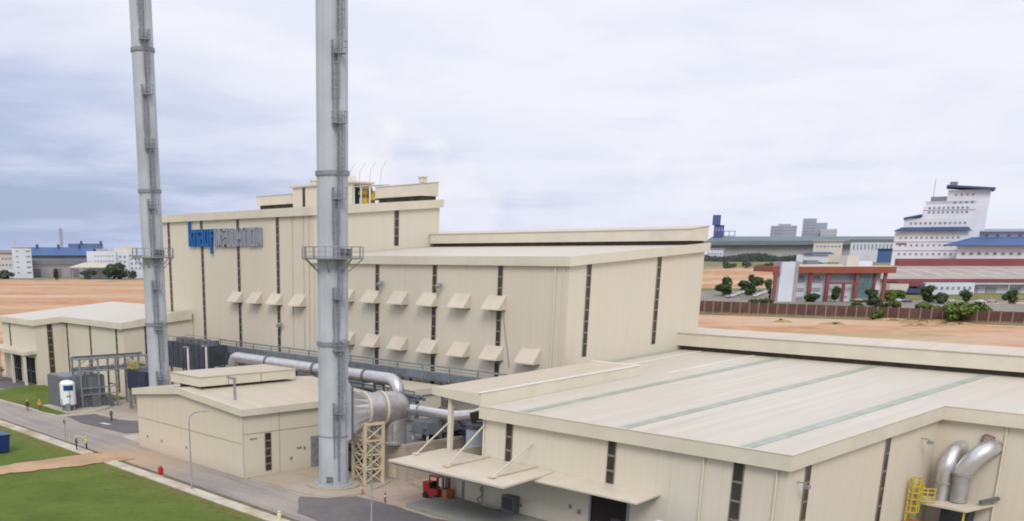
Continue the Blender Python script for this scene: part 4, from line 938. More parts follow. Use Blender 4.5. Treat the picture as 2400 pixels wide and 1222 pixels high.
# equipment on the block, behind the pipes
eq = thing('cable_rack', 'dark steel cable rack crowded with equipment beside the sagging silver pipe', 'rack', (-79.5, 84, 0))
m = MB()
for x in (-84.5, -81.2, -78.0):
    for y in (83.0, 87.0): m.bar((x, y, 0), (x, y, 6.4), .22)
m.build('post', 'galv_dk', eq)
m = MB()
for y in (83.0, 87.0): m.bar((-85, y, 6.2), (-77.6, y, 6.2), .3); m.bar((-85, y, 5.2), (-77.6, y, 5.2), .2)
for i in range(7): m.bar((-84.8+i*1.2, 83, 6.2), (-84.8+i*1.2, 87, 6.2), .14)
m.build('beam', 'steel_blue', eq)
m = MB(); m.box(-84.2, -82.0, 83.4, 86, 4.3, 5.4); m.box(-81.5, -79.8, 83.6, 86, 2.0, 4.6); m.tube([(-79.5, 84.5, 0), (-79.5, 84.5, 4.2)], .7, 12); m.tube([(-84, 83.4, 4.6), (-78, 83.4, 4.5)], .28, 10); m.build('equipment', 'slate', eq)
t = thing('equipment_frame', 'dark steel frame with pumps on the beige block, below the sagging silver pipe', 'machine', (-84, 80, 3.96))
m = MB(); m.box(-85.2, -82.6, 78.0, 86.5, 5.0, 6.3); m.build('cabinet', 'steel_blue', t)
m = MB(); m.box(-85.6, -82.4, 77.8, 86.8, 4.9, 5.0); m.tube([(-82.8, 77.6, 5.6), (-82.8, 87, 5.6)], .2, 8); m.build('tray', 'galv_dk', t)
for y in (78.2, 81, 84, 86.4):
    m = MB(); m.bar((-82.7, y, 3.96), (-82.7, y, 5.0), .2); m.bar((-85.2, y, 3.96), (-85.2, y, 5.0), .2); m.build('leg', 'white' if y < 80 else 'galv_dk', t)
for y in (79.4, 82.4, 85):
    MB().tube([(-84.6, y, 4.35), (-82.9, y, 4.35)], .34, 10).build('pump', 'slate', t)
t = thing('dark_duct', 'dark brown square duct rising under the bay roof from the silver pipe', 'duct', (-76.4, 81.5, 7))
m = MB(); m.bar((-77.9, 80.2, 7.3), (-74.6, 83.4, 8.4), .9, 1.0); m.build('duct', plain('brown_duct', (.07, .055, .048), .7), t)
MB().bar((-76.2, 81.6, 0), (-76.2, 81.6, 7.2), .3).build('post', 'galv_dk', t)
t = thing('gap_shade_box', 'dark box added to make the shaded gap behind the nearer chimney', 'cabinet', (-90, 73.2, 0))  # dark box added to stand for the shaded passage
MB().box(-92.5, -87.2, 72.4, 73.8, 0, 3.1).build('body', 'dark', t); MB().box(-88.4, -87.7, 72.3, 72.4, .4, 1.6).build('panel', 'red', t); MB().box(-91.8, -89.4, 72.34, 72.4, .6, 2.6).build('slate_inset', 'slate', t)
# annex behind
an = thing('annex_building', 'small flat cream annex roof tucked behind the silver pipe bend', 'building', (-95.3, 87, 0))
MB().box(-104.2, -95.5, 87.3, 92.6, -.2, 7.2).build('wall', 'wall', an)
m = MB(); m.box(-104.6, -95.2, 87.0, 87.15, 7.2, 8.0); m.box(-95.35, -95.2, 87.15, 92.8, 7.2, 8.0); m.build('fascia', 'fascia', an)
MB().hexa([(-104.6,87.15,7.6),(-95.35,87.15,7.6),(-95.35,92.8,7.7),(-104.6,92.8,7.7)], [(-104.6,87.15,7.9),(-95.35,87.15,7.9),(-95.35,92.8,8.1),(-104.6,92.8,8.1)]).build('roof', 'roof_cream', an)
# grey service gallery along the main hall
ga = thing('pipe_gallery', 'long blue grey steel service gallery running along the foot of the hooded hall', 'gallery', (-118, 94, 0))
m = MB(); m.box(-152.2, -79, 93.4, 93.5, 8.5, 9.55); m.box(-152.2, -79, 93.4, 95.4, 8.4, 8.55); m.build('tray', 'steel_blue', ga)
m = MB(); m.bar((-152.2, 93.35, 10.45), (-79, 93.35, 10.45), .2); m.bar((-152.2, 93.4, 10.0), (-79, 93.4, 10.0), .1)
x = -152
while x < -79: m.bar((x, 93.35, 8.4), (x, 93.35, 10.45), .14); x += 5.2
m.build('railing', 'galv', ga)
for i in range(10):
    x = -150 + i*7.6
    m = MB(); m.bar((x, 93.6, 0), (x, 93.6, 8.4), .28); m.bar((x, 95.2, 0), (x, 95.2, 8.4), .28); m.build('post', 'galv_dk', ga)
m = MB()
for y, z, r_ in ((94.0, 8.95, .3), (94.7, 9.1, .42), (95.1, 8.8, .2)): m.tube([(-151.5, y, z), (-79.5, y, z)], r_, 10)
m.build('pipe', 'galv', ga)
m = MB(); m.box(-152, -80, 92.8, 93.1, 6.2, 6.9); m.box(-152, -80, 92.2, 92.8, 5.0, 5.3); m.build('cable_tray', 'steel_blue', ga)
# second, lower rack below the silver pipe
g2 = thing('pipe_rack', 'low blue grey pipe rack with railing below the long silver pipe', 'rack', (-104, 85.4, 0))
m = MB(); m.bar((-127, 84.6, 7.2), (-92, 84.6, 7.2), .35); m.bar((-127, 84.6, 6.2), (-92, 84.6, 6.2), .3); m.bar((-127, 86.4, 7.2), (-92, 86.4, 7.2), .35); m.bar((-127, 84.5, 8.3), (-92, 84.5, 8.3), .12)
for i in range(15): m.bar((-127+i*2.5, 84.6, 7.2), (-127+i*2.5, 86.4, 7.2), .16); m.bar((-127+i*2.5, 84.5, 6.2), (-127+i*2.5, 84.5, 8.3), .12)
m.build('beam', 'steel_blue', g2)
for x in (-126, -117, -108, -99.5, -92.5): MB().bar((x, 85.5, 0), (x, 85.5, 7.1), .35).build('post', 'galv_dk', g2)
m = MB(); m.tube([(-127, 85.2, 7.6), (-92, 85.2, 7.6)], .3, 10); m.tube([(-127, 86, 7.55), (-92, 86, 7.55)], .22, 10); m.build('pipe', 'steel_blue', g2)

# cooling unit and yard equipment between the left buildings
cu = thing('cooling_unit', 'dark slate cooling unit with fans on top, in front of the lettered hall', 'cooling unit', (-152, 88, 0))
MB().box(-158.6, -144.6, 86.6, 90.2, 5.8, 10.2).build('body', 'slate', cu)
m = MB()
for i in range(9): m.box(-158.6+i*1.75, -158.5+i*1.75, 86.54, 86.6, 5.8, 10.2)
m.build('rib', 'navy', cu)
m = MB(); 
for y in (86.7, 90.1): m.bar((-158.5, y, 11.1), (-145, y, 11.1), .09)
for i in range(8): m.bar((-158.5+i*1.92, 86.7, 10.2), (-158.5+i*1.92, 86.7, 11.1), .08)
m.build('railing', 'galv', cu)
for i in range(5):
    x = -156.9 + i*2.7; m = MB(); m.tube([(x, 88.4, 10.2), (x, 88.4, 10.95)], .95, 14); m.build('fan', 'galv_dk', cu)
for x in (-158.2, -154, -149.5, -145): 
    m = MB(); m.bar((x, 86.9, 0), (x, 86.9, 5.8), .3); m.bar((x, 89.9, 0), (x, 89.9, 5.8), .3); m.build('leg', 'galv_dk', cu)
t = thing('compressor_skid', 'dark cluttered machine skid beside the slate cooling unit', 'machine', (-141, 89, 0))
m = MB(); m.box(-144.2, -138.6, 87.2, 90.4, 0, 5.6); m.build('base_frame', 'galv_dk', t)
m = MB(); m.tube([(-143.6, 88.5, 6.4), (-140.6, 88.5, 6.4)], .8, 14); m.tube([(-142, 88.5, 7.2), (-142, 88.5, 9.0), (-141, 88.5, 9.4), (-139.6, 88.5, 8.4)], .3, 10); m.tube([(-139.8, 89.6, 5.6), (-139.8, 89.6, 8.6)], .55, 12); m.build('vessel', 'slate', t, True)
m = MB(); m.box(-143.8, -142.4, 87.0, 87.3, 5.7, 6.9); m.box(-140.5, -139.1, 87.2, 88, 5.6, 7.4); m.build('control_panel', 'beige_conc', t)
en = thing('grey_enclosure', 'tall dark grey louvred enclosure on the lawn edge behind the white tank', 'enclosure', (-160, 70, 0))
MB().box(-164.1, -157.0, 66.4, 73.4, 0, 5.35).build('wall', 'encl', en)
m = MB()
for i in range(9): m.box(-164.1+i*.88, -164.0+i*.88, 66.34, 66.4, 0.1, 5.3)
for i in range(8): m.box(-157.0, -156.94, 66.4+i*.98, 66.5+i*.98, .1, 5.3)
m.build('louvre', 'galv_dk', en)
MB().box(-163.9, -157.2, 66.6, 73.2, 5.35, 5.45).build('roof', 'steel_blue', en)
tag(MB().slab([(-164, 65.1), (-153.2, 64.6), (-152.6, 69.5), (-155, 73.6), (-164, 73.6)], 0, .22).build('tank_plinth', 'concrete_lt', origin=(-158, 68, 0)), 'pale concrete slab under the white tank and grey enclosure', 'plinth')
wt = thing('storage_tank', 'white upright tank with a blue sign on four short legs', 'tank', (-155.4, 66.2, .2))
cx, cy = -155.7, 66.2
m = MB(); m.tube([(cx,cy,1.0),(cx,cy,1.25),(cx,cy,4.6),(cx,cy,5.0),(cx,cy,5.15)], [.5, 1.25, 1.25, .9, .2], 24); m.build('shell', 'tank_white', wt, True)
for a in (.6, 2.2, 3.8, 5.3): MB().bar((cx+math.cos(a), cy+math.sin(a), .2), (cx+math.cos(a), cy+math.sin(a), 1.3), .16).build('leg', 'galv', wt)
def curved_panel(cx, cy, r, a0, a1, z0, z1, n=8):
    m = MB()
    for i in range(n):
        a, b = a0+(a1-a0)*i/n, a0+(a1-a0)*(i+1)/n
        m.quad((cx+r*math.cos(a),cy+r*math.sin(a),z0),(cx+r*math.cos(b),cy+r*math.sin(b),z0),(cx+r*math.cos(b),cy+r*math.sin(b),z1),(cx+r*math.cos(a),cy+r*math.sin(a),z1))
    return m
o = curved_panel(cx, cy, 1.27, -.95, .35, 3.55, 4.4).build('sign_panel', 'sign_navy', wt, True)
m = MB()
for i in range(5): 
    a = -.72 + i*.2; m.v += curved_panel(cx, cy, 1.285, a, a+.12, 3.9, 4.1, 1).v; n_ = len(m.v); m.f.append((n_-4, n_-3, n_-2, n_-1))
m.build('sign_text', 'sign_blue', o)
curved_panel(cx, cy, 1.27, -.6, .0, 2.5, 2.75).build('nameplate', 'galv', wt, True)
m = MB(); m.tube([(cx+1.3, cy-.3, .3), (cx+1.32, cy-.3, 3.4), (cx+1.0, cy-.3, 3.9)], .05, 6); m.box(cx+.9, cx+1.4, cy-.9, cy-.4, .2, 1.5); m.tube([(cx+.4, cy-1.3, .3), (cx+.4, cy-1.35, 2.2)], .06, 6); m.build('pipework', 'galv', wt)
# pipe rack by the enclosure
pr = thing('pipe_bridge', 'grey open steel pipe bridge between the grey enclosure and the left chimney', 'pipe bridge', (-157, 75, 0))
for y in (69.0, 72.2, 75.4, 78.6, 81.2):
    m = MB(); m.bar((-159.6, y, 0), (-159.6, y, 8.2), .28); m.bar((-156.6, y, 0), (-156.6, y, 8.2), .28); m.bar((-159.8, y, 6.1), (-156.4, y, 6.1), .24); m.bar((-159.8, y, 8.1), (-156.4, y, 8.1), .24); m.bar((-159.8, y, 3.6), (-156.4, y, 3.6), .2); m.build('frame', 'galv', pr)
m = MB()
for x in (-159.6, -156.6):
    for z in (8.2, 6.2): m.bar((x, 68.6, z), (x, 81.5, z), .26)
    for y0_ in (69.0, 75.4): m.bar((x, y0_, 6.2), (x, y0_+3.2, 8.2), .1)
for z in (3.4, 2.3): m.bar((-156.6, 68.6, z), (-156.6, 75.4, z), .16)
m.build('beam', 'galv', pr)
m = MB()
for x, z, r_ in ((-159, 6.5, .18), (-158.3, 6.5, .22), (-157.4, 6.45, .16), (-158.6, 8.45, .15)): m.tube([(x, 68.6, z), (x, 81.4, z)], r_, 8)
m.tube([(-156.9, 70, 0.3), (-156.9, 70, 5.6), (-157.4, 70, 6.4)], .14, 8); m.box(-157.6, -156.2, 70.6, 72.0, .2, 2.2); m.box(-157.8, -156.4, 73.4, 74.6, .2, 1.7); m.build('pipe', 'galv_dk', pr)
# navy hopper with yellow guard
nb = thing('navy_tank', 'navy box tank with yellow guard on grey stilts left of the slimmer chimney', 'tank', (-148, 76, 0))
MB().box(-152.6, -146.2, 75.4, 78.6, 3.4, 6.6).build('body', 'navy', nb)
m = MB(); m.box(-152.5, -150.6, 75.5, 76.6, 6.7, 7.9); m.build('yellow_guard', 'yellow', nb)
m = MB()
for i in range(5): m.bar((-152.5+i*.8, 75.4, 6.6), (-152.5+i*.8, 75.4, 8.2), .08)
m.bar((-152.7, 75.4, 8.2), (-146, 75.4, 8.2), .1); m.bar((-152.7, 75.4, 7.4), (-146, 75.4, 7.4), .08); m.build('railing', 'galv', nb)
for x in (-152.3, -149.4, -146.5):
    m = MB(); m.bar((x, 75.6, 0), (x, 75.6, 3.4), .35); m.bar((x, 78.4, 0), (x, 78.4, 3.4), .35); m.build('leg', 'galv', nb)
MB().tube([(-152.9, 76, 0.2), (-152.9, 76, 5.8)], .25, 10).build('pipe', 'galv', nb)
# tank behind the canopy
t = thing('process_tank', 'pale blue upright tank with dark cap partly hidden behind the loading canopy', 'tank', (-76.4, 80, 0))
MB().tube([(-76.4, 80, 0), (-76.4, 80, 6.1), (-76.4, 80, 6.3)], [1.35, 1.35, 1.2], 24).build('shell', 'tank_blue', t, True)
MB().tube([(-76.4, 80, 6.3), (-76.4, 80, 6.75)], 1.42, 24).build('cap', 'galv_dk', t)

# ================================================================== right alcove: two silver ducts
for i, (label, vx, vy, z0_, z1_, path_) in enumerate((
    ('left silver duct rising and curving into the wall of the alcove', -34.75, 97.0, 3.75, 6.0, None),
    ('right silver duct rising then slanting into the wall beside the downpipe', -33.35, 97.2, 3.7, 6.3, None))):
    t = thing('vent_duct', label, 'duct', (vx, vy, z0_), 'silver ducts in the alcove')
    if i == 0:
        p_ = [(vx, vy, 3.35), (vx, vy, 5.9)] + [Vector((vx+.25*s, vy+1.9*(1-math.cos(s*PI/2)), 5.9+2.1*math.sin(s*PI/2))) for s in [j/8 for j in range(1, 9)]]
        m = MB(); m.tube(p_, [.62]*2 + [.74]*8, 20); m.build('duct', 'alu', t, True)
        MB().tube([(vx, vy, 4.95), (vx, vy, 5.1)], .74, 20).build('collar', 'galv', t)
    else:
        p_ = [(vx, vy, 3.5), (vx, vy, 6.05)]
        m = MB(); m.tube(p_, .70, 20); m.build('riser', 'alu_dull', t, True)
        p2 = [(vx, vy, 6.0), (vx+.12, vy, 6.5), (vx+.5, vy+.1, 7.25), (vx+1.0, vy+.4, 7.95), (vx+1.35, vy+.9, 8.35), (vx+1.5, vy+1.75, 8.45)]
        m = MB(); m.tube(p2, .80, 20); m.build('duct', 'alu', t, True)
        MB().tube([(vx, vy, 6.0), (vx, vy, 6.15)], .86, 20).build('collar', 'galv', t)
t = thing('service_shelf', 'flat cream shelf canopy on posts below the two silver ducts', 'canopy', (-34, 96.3, 0))
MB().hexa([(-37.0+.6,95.0,3.2),(-31.7,94.6,3.2),(-30.9,98.85,3.3),(-36.4,98.85,3.3)], [(-37.0+.6,95.0,3.38),(-31.7,94.6,3.38),(-30.9,98.85,3.48),(-36.4,98.85,3.48)]).build('deck', 'hood', t)
for x in (-36.0, -32.0): MB().bar((x, 95.1, 0), (x, 95.1, 3.2), .14).build('post', 'yellow', t)
m = MB(); m.box(-34.8, -32.4, 97.6, 98.8, 0.1, 2.9); m.build('fan_housing', 'slate', t)
MB().bar((-31.6, 97.2, 3.75), (-30.7, 98.7, 4.05), .34, .3).build('motor', 'galv_dk', t)
yl = thing('yellow_ladder', 'yellow caged ladder and railing in the corner of the alcove', 'ladder', (-36.3, 94.0, 0))
m = MB(); ly = 94.0
for s_ in (-.32, .32): m.bar((-36.2, ly+s_, 0), (-36.2, ly+s_, 5.7), .12)
for j in range(13): m.bar((-36.2, ly-.32, .4+j*.42), (-36.2, ly+.32, .4+j*.42), .07)
m.build('ladder', 'yellow', yl)
m = MB()
for z in (2.6, 3.2, 3.8, 4.4, 5.0, 5.6):
    for (u0, w0), (u1, w1) in zip([(-.4,0),(-.5,.4),(-.25,.8),(.25,.8),(.5,.4),(.4,0)], [(-.5,.4),(-.25,.8),(.25,.8),(.5,.4),(.4,0)]): m.bar((-36.2+w0, ly+u0, z), (-36.2+w1, ly+u1, z), .10)
for u0, w0 in ((-.5,.4),(-.25,.8),(.25,.8),(.5,.4)): m.bar((-36.2+w0, ly+u0, 2.6), (-36.2+w0, ly+u0, 5.6), .09)
m.build('cage', 'yellow', yl)
m = MB()
for z in (3.55, 3.95, 4.35, 4.7): m.bar((-35.6, 94.6, z), (-34.6, 95.2, z), .10); m.bar((-36.1, 94.8, z), (-36.1, 96.6, z), .10); m.bar((-35.6, 94.6, z), (-36.1, 94.8, z), .1)
for x, y in ((-35.6, 94.6), (-35.1, 94.9), (-34.6, 95.2), (-36.1, 95.7), (-36.1, 96.6)): m.bar((x, y, 3.2), (x, y, 4.75), .10)
m.build('railing', 'yellow', yl)
m = MB(); m.box(-36.3, -35.2, 93.6, 94.7, 1.6, 1.75); m.box(-36.0, -35.3, 93.9, 94.5, 0, 1.6); m.build('step_base', 'orange', yl)
t = thing('gooseneck_pipe', 'small rusty gooseneck pipe above the right silver duct', 'pipe', (-32.8, 98.6, 8.5))
m = MB(); m.tube([(-32.75, 98.7, 7.9), (-32.75, 98.7, 9.35), (-32.55, 98.65, 9.55), (-31.75, 98.6, 9.35)], .10, 8); m.build('pipe', plain('rusty_pipe', (0.25, 0.12, 0.09)), t)

# ================================================================== people
def skin_body(verts, edges, radii, root_i):
    me = bpy.data.meshes.new('body'); me.from_pydata(verts, edges, [])
    o = bpy.data.objects.new('tmp', me); C.objects.link(o)
    md = o.modifiers.new('Skin', 'SKIN'); md.use_smooth_shade = True
    for i, r in enumerate(radii):
        me.skin_vertices[0].data[i].radius = (r, r); me.skin_vertices[0].data[i].use_root = (i == root_i)
    s = o.modifiers.new('Sub', 'SUBSURF'); s.levels = 1; s.render_levels = 1
    dg = bpy.context.evaluated_depsgraph_get(); r = bpy.data.meshes.new_from_object(o.evaluated_get(dg))
    bpy.data.objects.remove(o); return r
def person(label, loc, rz, vest='hivis', legs='darkcloth', helm='helmet', pose=0, group=None):
    t = thing('person', label, 'person', loc, group, rz)
    a = (0.0, 0.12, 0.35)[pose % 3]; st = (0.0, 0.10, 0.04)[pose % 3]
    V_ = [(0,0,.95),(0,0,1.15),(0,0,1.36),(0,.0,1.50),(0,-.02,1.60),(0,-.02,1.70),          # 0 pelvis .. 5 crown
          (.19,0,1.40),(.25,.02,1.12),(.25+a*.2,-.10-a*.5,.90+a*.3),(.25+a*.2,-.15-a*.6,.82+a*.3),     # right arm 6-9
          (-.19,0,1.40),(-.26,.02,1.12),(-.25,-.08,.88),(-.25,-.10,.79),                        # left arm 10-13
          (.10,0,.90),(.11,-st,.50),(.11,st*.5,.09),(.11,-.13+st*.5,.04),                       # right leg 14-17
          (-.10,0,.90),(-.11,st,.50),(-.11,st*1.6,.09),(-.11,-.13+st*1.6,.04)]                  # left leg 18-21
    E_ = [(0,1),(1,2),(2,3),(3,4),(4,5),(2,6),(6,7),(7,8),(8,9),(2,10),(10,11),(11,12),(12,13),(0,14),(14,15),(15,16),(16,17),(0,18),(18,19),(19,20),(20,21)]
    R_ = [.15,.145,.16,.06,.095,.09,.075,.055,.042,.04,.075,.055,.042,.04,.095,.072,.05,.045,.095,.072,.05,.045]
    me = skin_body(V_, E_, R_, 0); o = bpy.data.objects.new('body', me); C.objects.link(o); o.parent = t
    for mt in ('skin', legs): me.materials.append(M[mt])
    for p in me.polygons:
        c = p.center; p.material_index = 1 if (c.z < 1.0 and abs(c.x) < .2) or c.z < .75 else 0
    v = MB(); n = 14
    prof = [(.86, .175, .125), (1.0, .185, .135), (1.2, .19, .14), (1.38, .215, .145), (1.46, .16, .11), (1.5, .09, .085)]
    for z, rx, ry in prof: v.v += [Vector((rx*math.cos(2*PI*i/n), ry*math.sin(2*PI*i/n)+.005, z)) for i in range(n)]
    for k in range(len(prof)-1):
        for i in range(n): j = (i+1) % n; v.f.append((k*n+i, k*n+j, k*n+n+j, k*n+n+i))
    for s_, e in ((1, 6), (-1, 10)):
        v.tube([V_[e], Vector(V_[e+1])*.55+Vector(V_[e])*.45, V_[e+1], V_[e+2]], [.105, .09, .075, .058], 10)
    ve = MB(); ve.v, ve.f = v.v, v.f
    me2 = bpy.data.meshes.new('jacket'); me2.from_pydata([tuple(q) for q in ve.v], [], ve.f); me2.materials.append(M[vest])
    o2 = bpy.data.objects.new('jacket', me2); C.objects.link(o2); o2.parent = t
    me2.polygons.foreach_set('use_smooth', [True]*len(me2.polygons))
    hm = MB(); hm.tube([(0,-.02,1.66),(0,-.02,1.69),(0,-.02,1.75),(0,-.02,1.80),(0,-.02,1.815)], [.135,.118,.112,.07,.01], 14); hm.box(-.09,.09,-.20,-.10,1.66,1.675)
    me3 = bpy.data.meshes.new('helmet'); me3.from_pydata([tuple(q) for q in hm.v], [], hm.f); me3.materials.append(M[helm])
    o3 = bpy.data.objects.new('helmet', me3); C.objects.link(o3); o3.parent = t
    fc = MB(); fc.hexa([(-.018,-.135,1.585),(.018,-.135,1.585),(.012,-.10,1.585),(-.012,-.10,1.585)], [(-.008,-.115,1.64),(.008,-.115,1.64),(.006,-.10,1.64),(-.006,-.10,1.64)])
    for sx in (-1, 1): fc.box(sx*.105-.012, sx*.105+.012, -.03, .02, 1.57, 1.64)
    me4 = bpy.data.meshes.new('face'); me4.from_pydata([tuple(q) for q in fc.v], [], fc.f); me4.materials.append(M['skin'])
    o4 = bpy.data.objects.new('face', me4); C.objects.link(o4); o4.parent = o
    hg = MB()
    for e in (9, 13):
        q = Vector(V_[e])
        for i in range(4): hg.tube([q+Vector((-.03+i*.02, -.005, -.01)), q+Vector((-.03+i*.021, -.02, -.055)), q+Vector((-.03+i*.02, -.045, -.09-.008*(1 if i in (1, 2) else 0)))], [.011, .010, .008], 6)
        hg.tube([q+Vector((.035 if e == 9 else -.035, -.02, .02)), q+Vector((.05 if e == 9 else -.05, -.05, -.03))], [.012, .009], 6)
    me5 = bpy.data.meshes.new('fingers'); me5.from_pydata([tuple(q) for q in hg.v], [], hg.f); me5.materials.append(M['skin'])
    o5 = bpy.data.objects.new('fingers', me5); C.objects.link(o5); o5.parent = o
    return t
person('worker in green clothes and yellow helmet standing on the white kerb strip, facing the road', (-122.9, 52.9, .16), 2.4, 'greencloth', 'darkcloth', 'helmet', 0)
person('worker in bright yellow jacket and dark trousers beside another on the kerb', (-122.7, 54.2, .07), -.5, 'hivis', 'darkcloth', 'helmet', 2)
person('worker in dark clothes walking along the lawn edge left of the tank', (-160.2, 61.0, .07), 1.2, 'darkcloth', 'darkcloth', 'helmet', 1)
person('worker in orange jacket walking behind a darker one on the lawn edge', (-159.0, 62.6, .09), 1.3, 'hivis_o', 'greencloth', 'helmet', 1)
person('worker in dark green clothes alone on the dark side road', (-142.1, 67.2, .10), .3, 'greencloth', 'darkcloth', 'helmet', 0)

# ================================================================== street furniture and small items
def lamp_post(label, x, y, h, rz=0.0, group=None, z=0.1):
    t = thing('street_lamp', label, 'street lamp', (x, y, z), group)
    d = Vector((math.cos(rz), math.sin(rz), 0)); b = Vector((x, y, z))
    MB().tube([b, b+Vector((0,0,.9)), b+Vector((0,0,.95)), b+Vector((0,0,h-1.0))], [.13, .12, .085, .06], 10).build('pole', 'galv', t, True)
    p_ = [b+Vector((0,0,h-1.0)), b+Vector((0,0,h-.5))+d*.1, b+Vector((0,0,h-.12))+d*.5, b+Vector((0,0,h))+d*1.2, b+Vector((0,0,h+.02))+d*1.8]
    MB().tube(p_, .05, 8).build('arm', 'galv', t, True)
    e = p_[-1]; s_ = Vector((-d.y, d.x, 0))
    MB().hexa([e-s_*.13-d*.1+Vector((0,0,-.1)), e+s_*.13-d*.1+Vector((0,0,-.1)), e+s_*.12+d*.6+Vector((0,0,-.06)), e-s_*.12+d*.6+Vector((0,0,-.06))], [e-s_*.10-d*.1+Vector((0,0,.06)), e+s_*.10-d*.1+Vector((0,0,.06)), e+s_*.08+d*.6+Vector((0,0,.03)), e-s_*.08+d*.6+Vector((0,0,.03))]).build('lamp_head', 'galv', t)
    return t
lamp_post('grey street lamp with curved arm in front of the small pitched block', -93.6, 53.2, 8.5, 1.2, 'street lamps by the road')
lamp_post('grey street lamp at the bottom edge in front of the cream lattice stand', -67.9, 57.3, 8.3, 1.2, 'street lamps by the road')
t = thing('sign_post', 'thin grey post by the road near the two workers on the kerb', 'post', (-129.6, 54.3, .1))
MB().tube([(-129.6, 54.3, .1), (-129.6, 54.3, 3.1)], .055, 8).build('pole', 'galv', t); MB().box(-129.9, -129.3, 54.25, 54.3, 2.6, 3.1).build('plate', 'galv_dk', t)
for x, zt, lab in ((-145.4, 10.1, 'left of two thin floodlight poles behind the small pitched block'), (-139.6, 10.7, 'right of two thin floodlight poles behind the small pitched block')):
    t = thing('floodlight_pole', lab, 'floodlight', (x, 83, 0), 'floodlight poles behind the small block')
    MB().tube([(x, 83, 0), (x, 83, zt)], .16, 8).build('pole', 'white', t, True); MB().box(x-1.2, x+.15, 82.8, 83.2, zt-.05, zt+.2).build('lamp_head', 'galv', t)
t = thing('fire_hydrant', 'small red fire hydrant cabinet on the kerb at the lawn edge', 'hydrant', (-101.9, 53.9, .1))
m = MB(); m.box(-102.2, -101.6, 53.7, 54.1, .2, 1.05); m.build('cabinet', 'red', t); m = MB(); m.tube([(-101.9, 53.9, 1.05), (-101.9, 53.9, 1.15), (-101.9, 53.9, 1.3)], [.24, .2, .05], 12); m.build('cap', 'red', t); MB().box(-102.3, -101.5, 53.6, 54.2, 0.1, .2).build('base', 'kerb', t)
t = thing('marker_post', 'short pale yellow marker post on the kerb at the bottom edge', 'bollard', (-76.9, 53.2, .16))
MB().tube([(-76.9, 53.2, .16), (-76.9, 53.2, .95), (-76.9, 53.2, 1.0)], [.2, .2, .12], 12).build('post', 'pale_yellow', t, True); MB().tube([(-76.9, 53.2, .62), (-76.9, 53.2, .74)], .215, 12).build('band', 'white', t)
t = thing('waste_bin', 'dark blue steel bin on the grass at the left edge', 'bin', (-128.1, 44.7, 0))
MB().hexa([(-129.6,43.9,.25),(-126.9,43.9,.25),(-126.9,45.4,.25),(-129.6,45.4,.25)], [(-129.9,43.7,2.35),(-126.7,43.7,2.35),(-126.7,45.6,2.35),(-129.9,45.6,2.35)]).build('body', plain('bin_blue', (0.012, 0.035, 0.17), 0.5), t)
MB().box(-130.0, -126.6, 43.6, 45.7, 2.35, 2.5).build('lid', 'sign_navy', t)
for x, y in ((-129.4, 44), (-127.1, 44), (-129.4, 45.3), (-127.1, 45.3)): MB().tube([(x-.05, y, .16), (x+.05, y, .16)], .12, 10).build('wheel', 'black', t)
# red fork truck half under the canopy
fk = thing('fork_truck', 'red and orange fork truck half hidden under the cream loading canopy', 'fork truck', (-75.0, 70.2, .14))
m = MB(); m.hexa([(-76.3,69.6,.35),(-73.8,69.6,.35),(-73.8,71.0,.35),(-76.3,71.0,.35)], [(-76.3,69.65,1.2),(-74.3,69.65,1.2),(-74.3,70.95,1.2),(-76.3,70.95,1.2)]); m.box(-76.5,-75.6,69.7,70.9,1.2,1.75); m.build('body', 'red', fk)
m = MB()
for x, y in ((-75.5, 69.75), (-75.5, 70.85), (-74.2, 69.75), (-74.2, 70.85)): m.bar((x, y, 1.2), (x+.05, y, 2.55), .1)
m.box(-75.6, -74.1, 69.7, 70.9, 2.5, 2.6); m.build('roof_guard', 'red', fk)
m = MB(); m.box(-73.7, -73.5, 69.8, 70.0, .2, 2.7); m.box(-73.7, -73.5, 70.6, 70.8, .2, 2.7); m.box(-73.7, -73.55, 70.0, 70.6, 1.3, 1.5); m.build('mast', 'galv_dk', fk)
MB().box(-73.5, -72.95, 69.8, 70.8, .5, 1.4).build('load', 'orange', fk)
m = MB(); m.box(-75.4, -74.8, 70.0, 70.6, 1.2, 1.4); m.box(-75.4, -75.25, 70.0, 70.6, 1.4, 1.9); m.build('seat', 'black', fk)
for x in (-75.9, -74.2):
    for y in (69.55, 71.0): MB().tube([(x, y-.1, .42), (x, y+.1, .42)], .32, 14).build('wheel', 'black', fk)
fk.location = (-73.8, 71.1, .14)
# parked motorbike by the small block
t = thing('parked_motorbike', 'dark parked motorbike at the left corner of the small pitched block', 'motorbike', (-125.3, 68.6, .1))
for y in (68.0, 69.4):
    m = MB(); n = 16; r1, r0 = .31, .2
    m.tube([(-125.35, y, .43), (-125.25, y, .43)], .31, 16); m.build('wheel', 'black', t)
m = MB(); m.hexa([(-125.42,68.25,.5),(-125.18,68.25,.5),(-125.18,69.2,.5),(-125.42,69.2,.5)], [(-125.45,68.3,.9),(-125.15,68.3,.9),(-125.18,69.5,.85),(-125.42,69.5,.85)]); m.bar((-125.3, 68.1, .45), (-125.3, 68.35, 1.1), .07); m.bar((-125.65, 68.35, 1.12), (-124.95, 68.35, 1.12), .05); m.build('body', 'navy', t)
MB().box(-125.45, -125.15, 68.75, 69.5, .88, .98).build('seat', 'black', t)
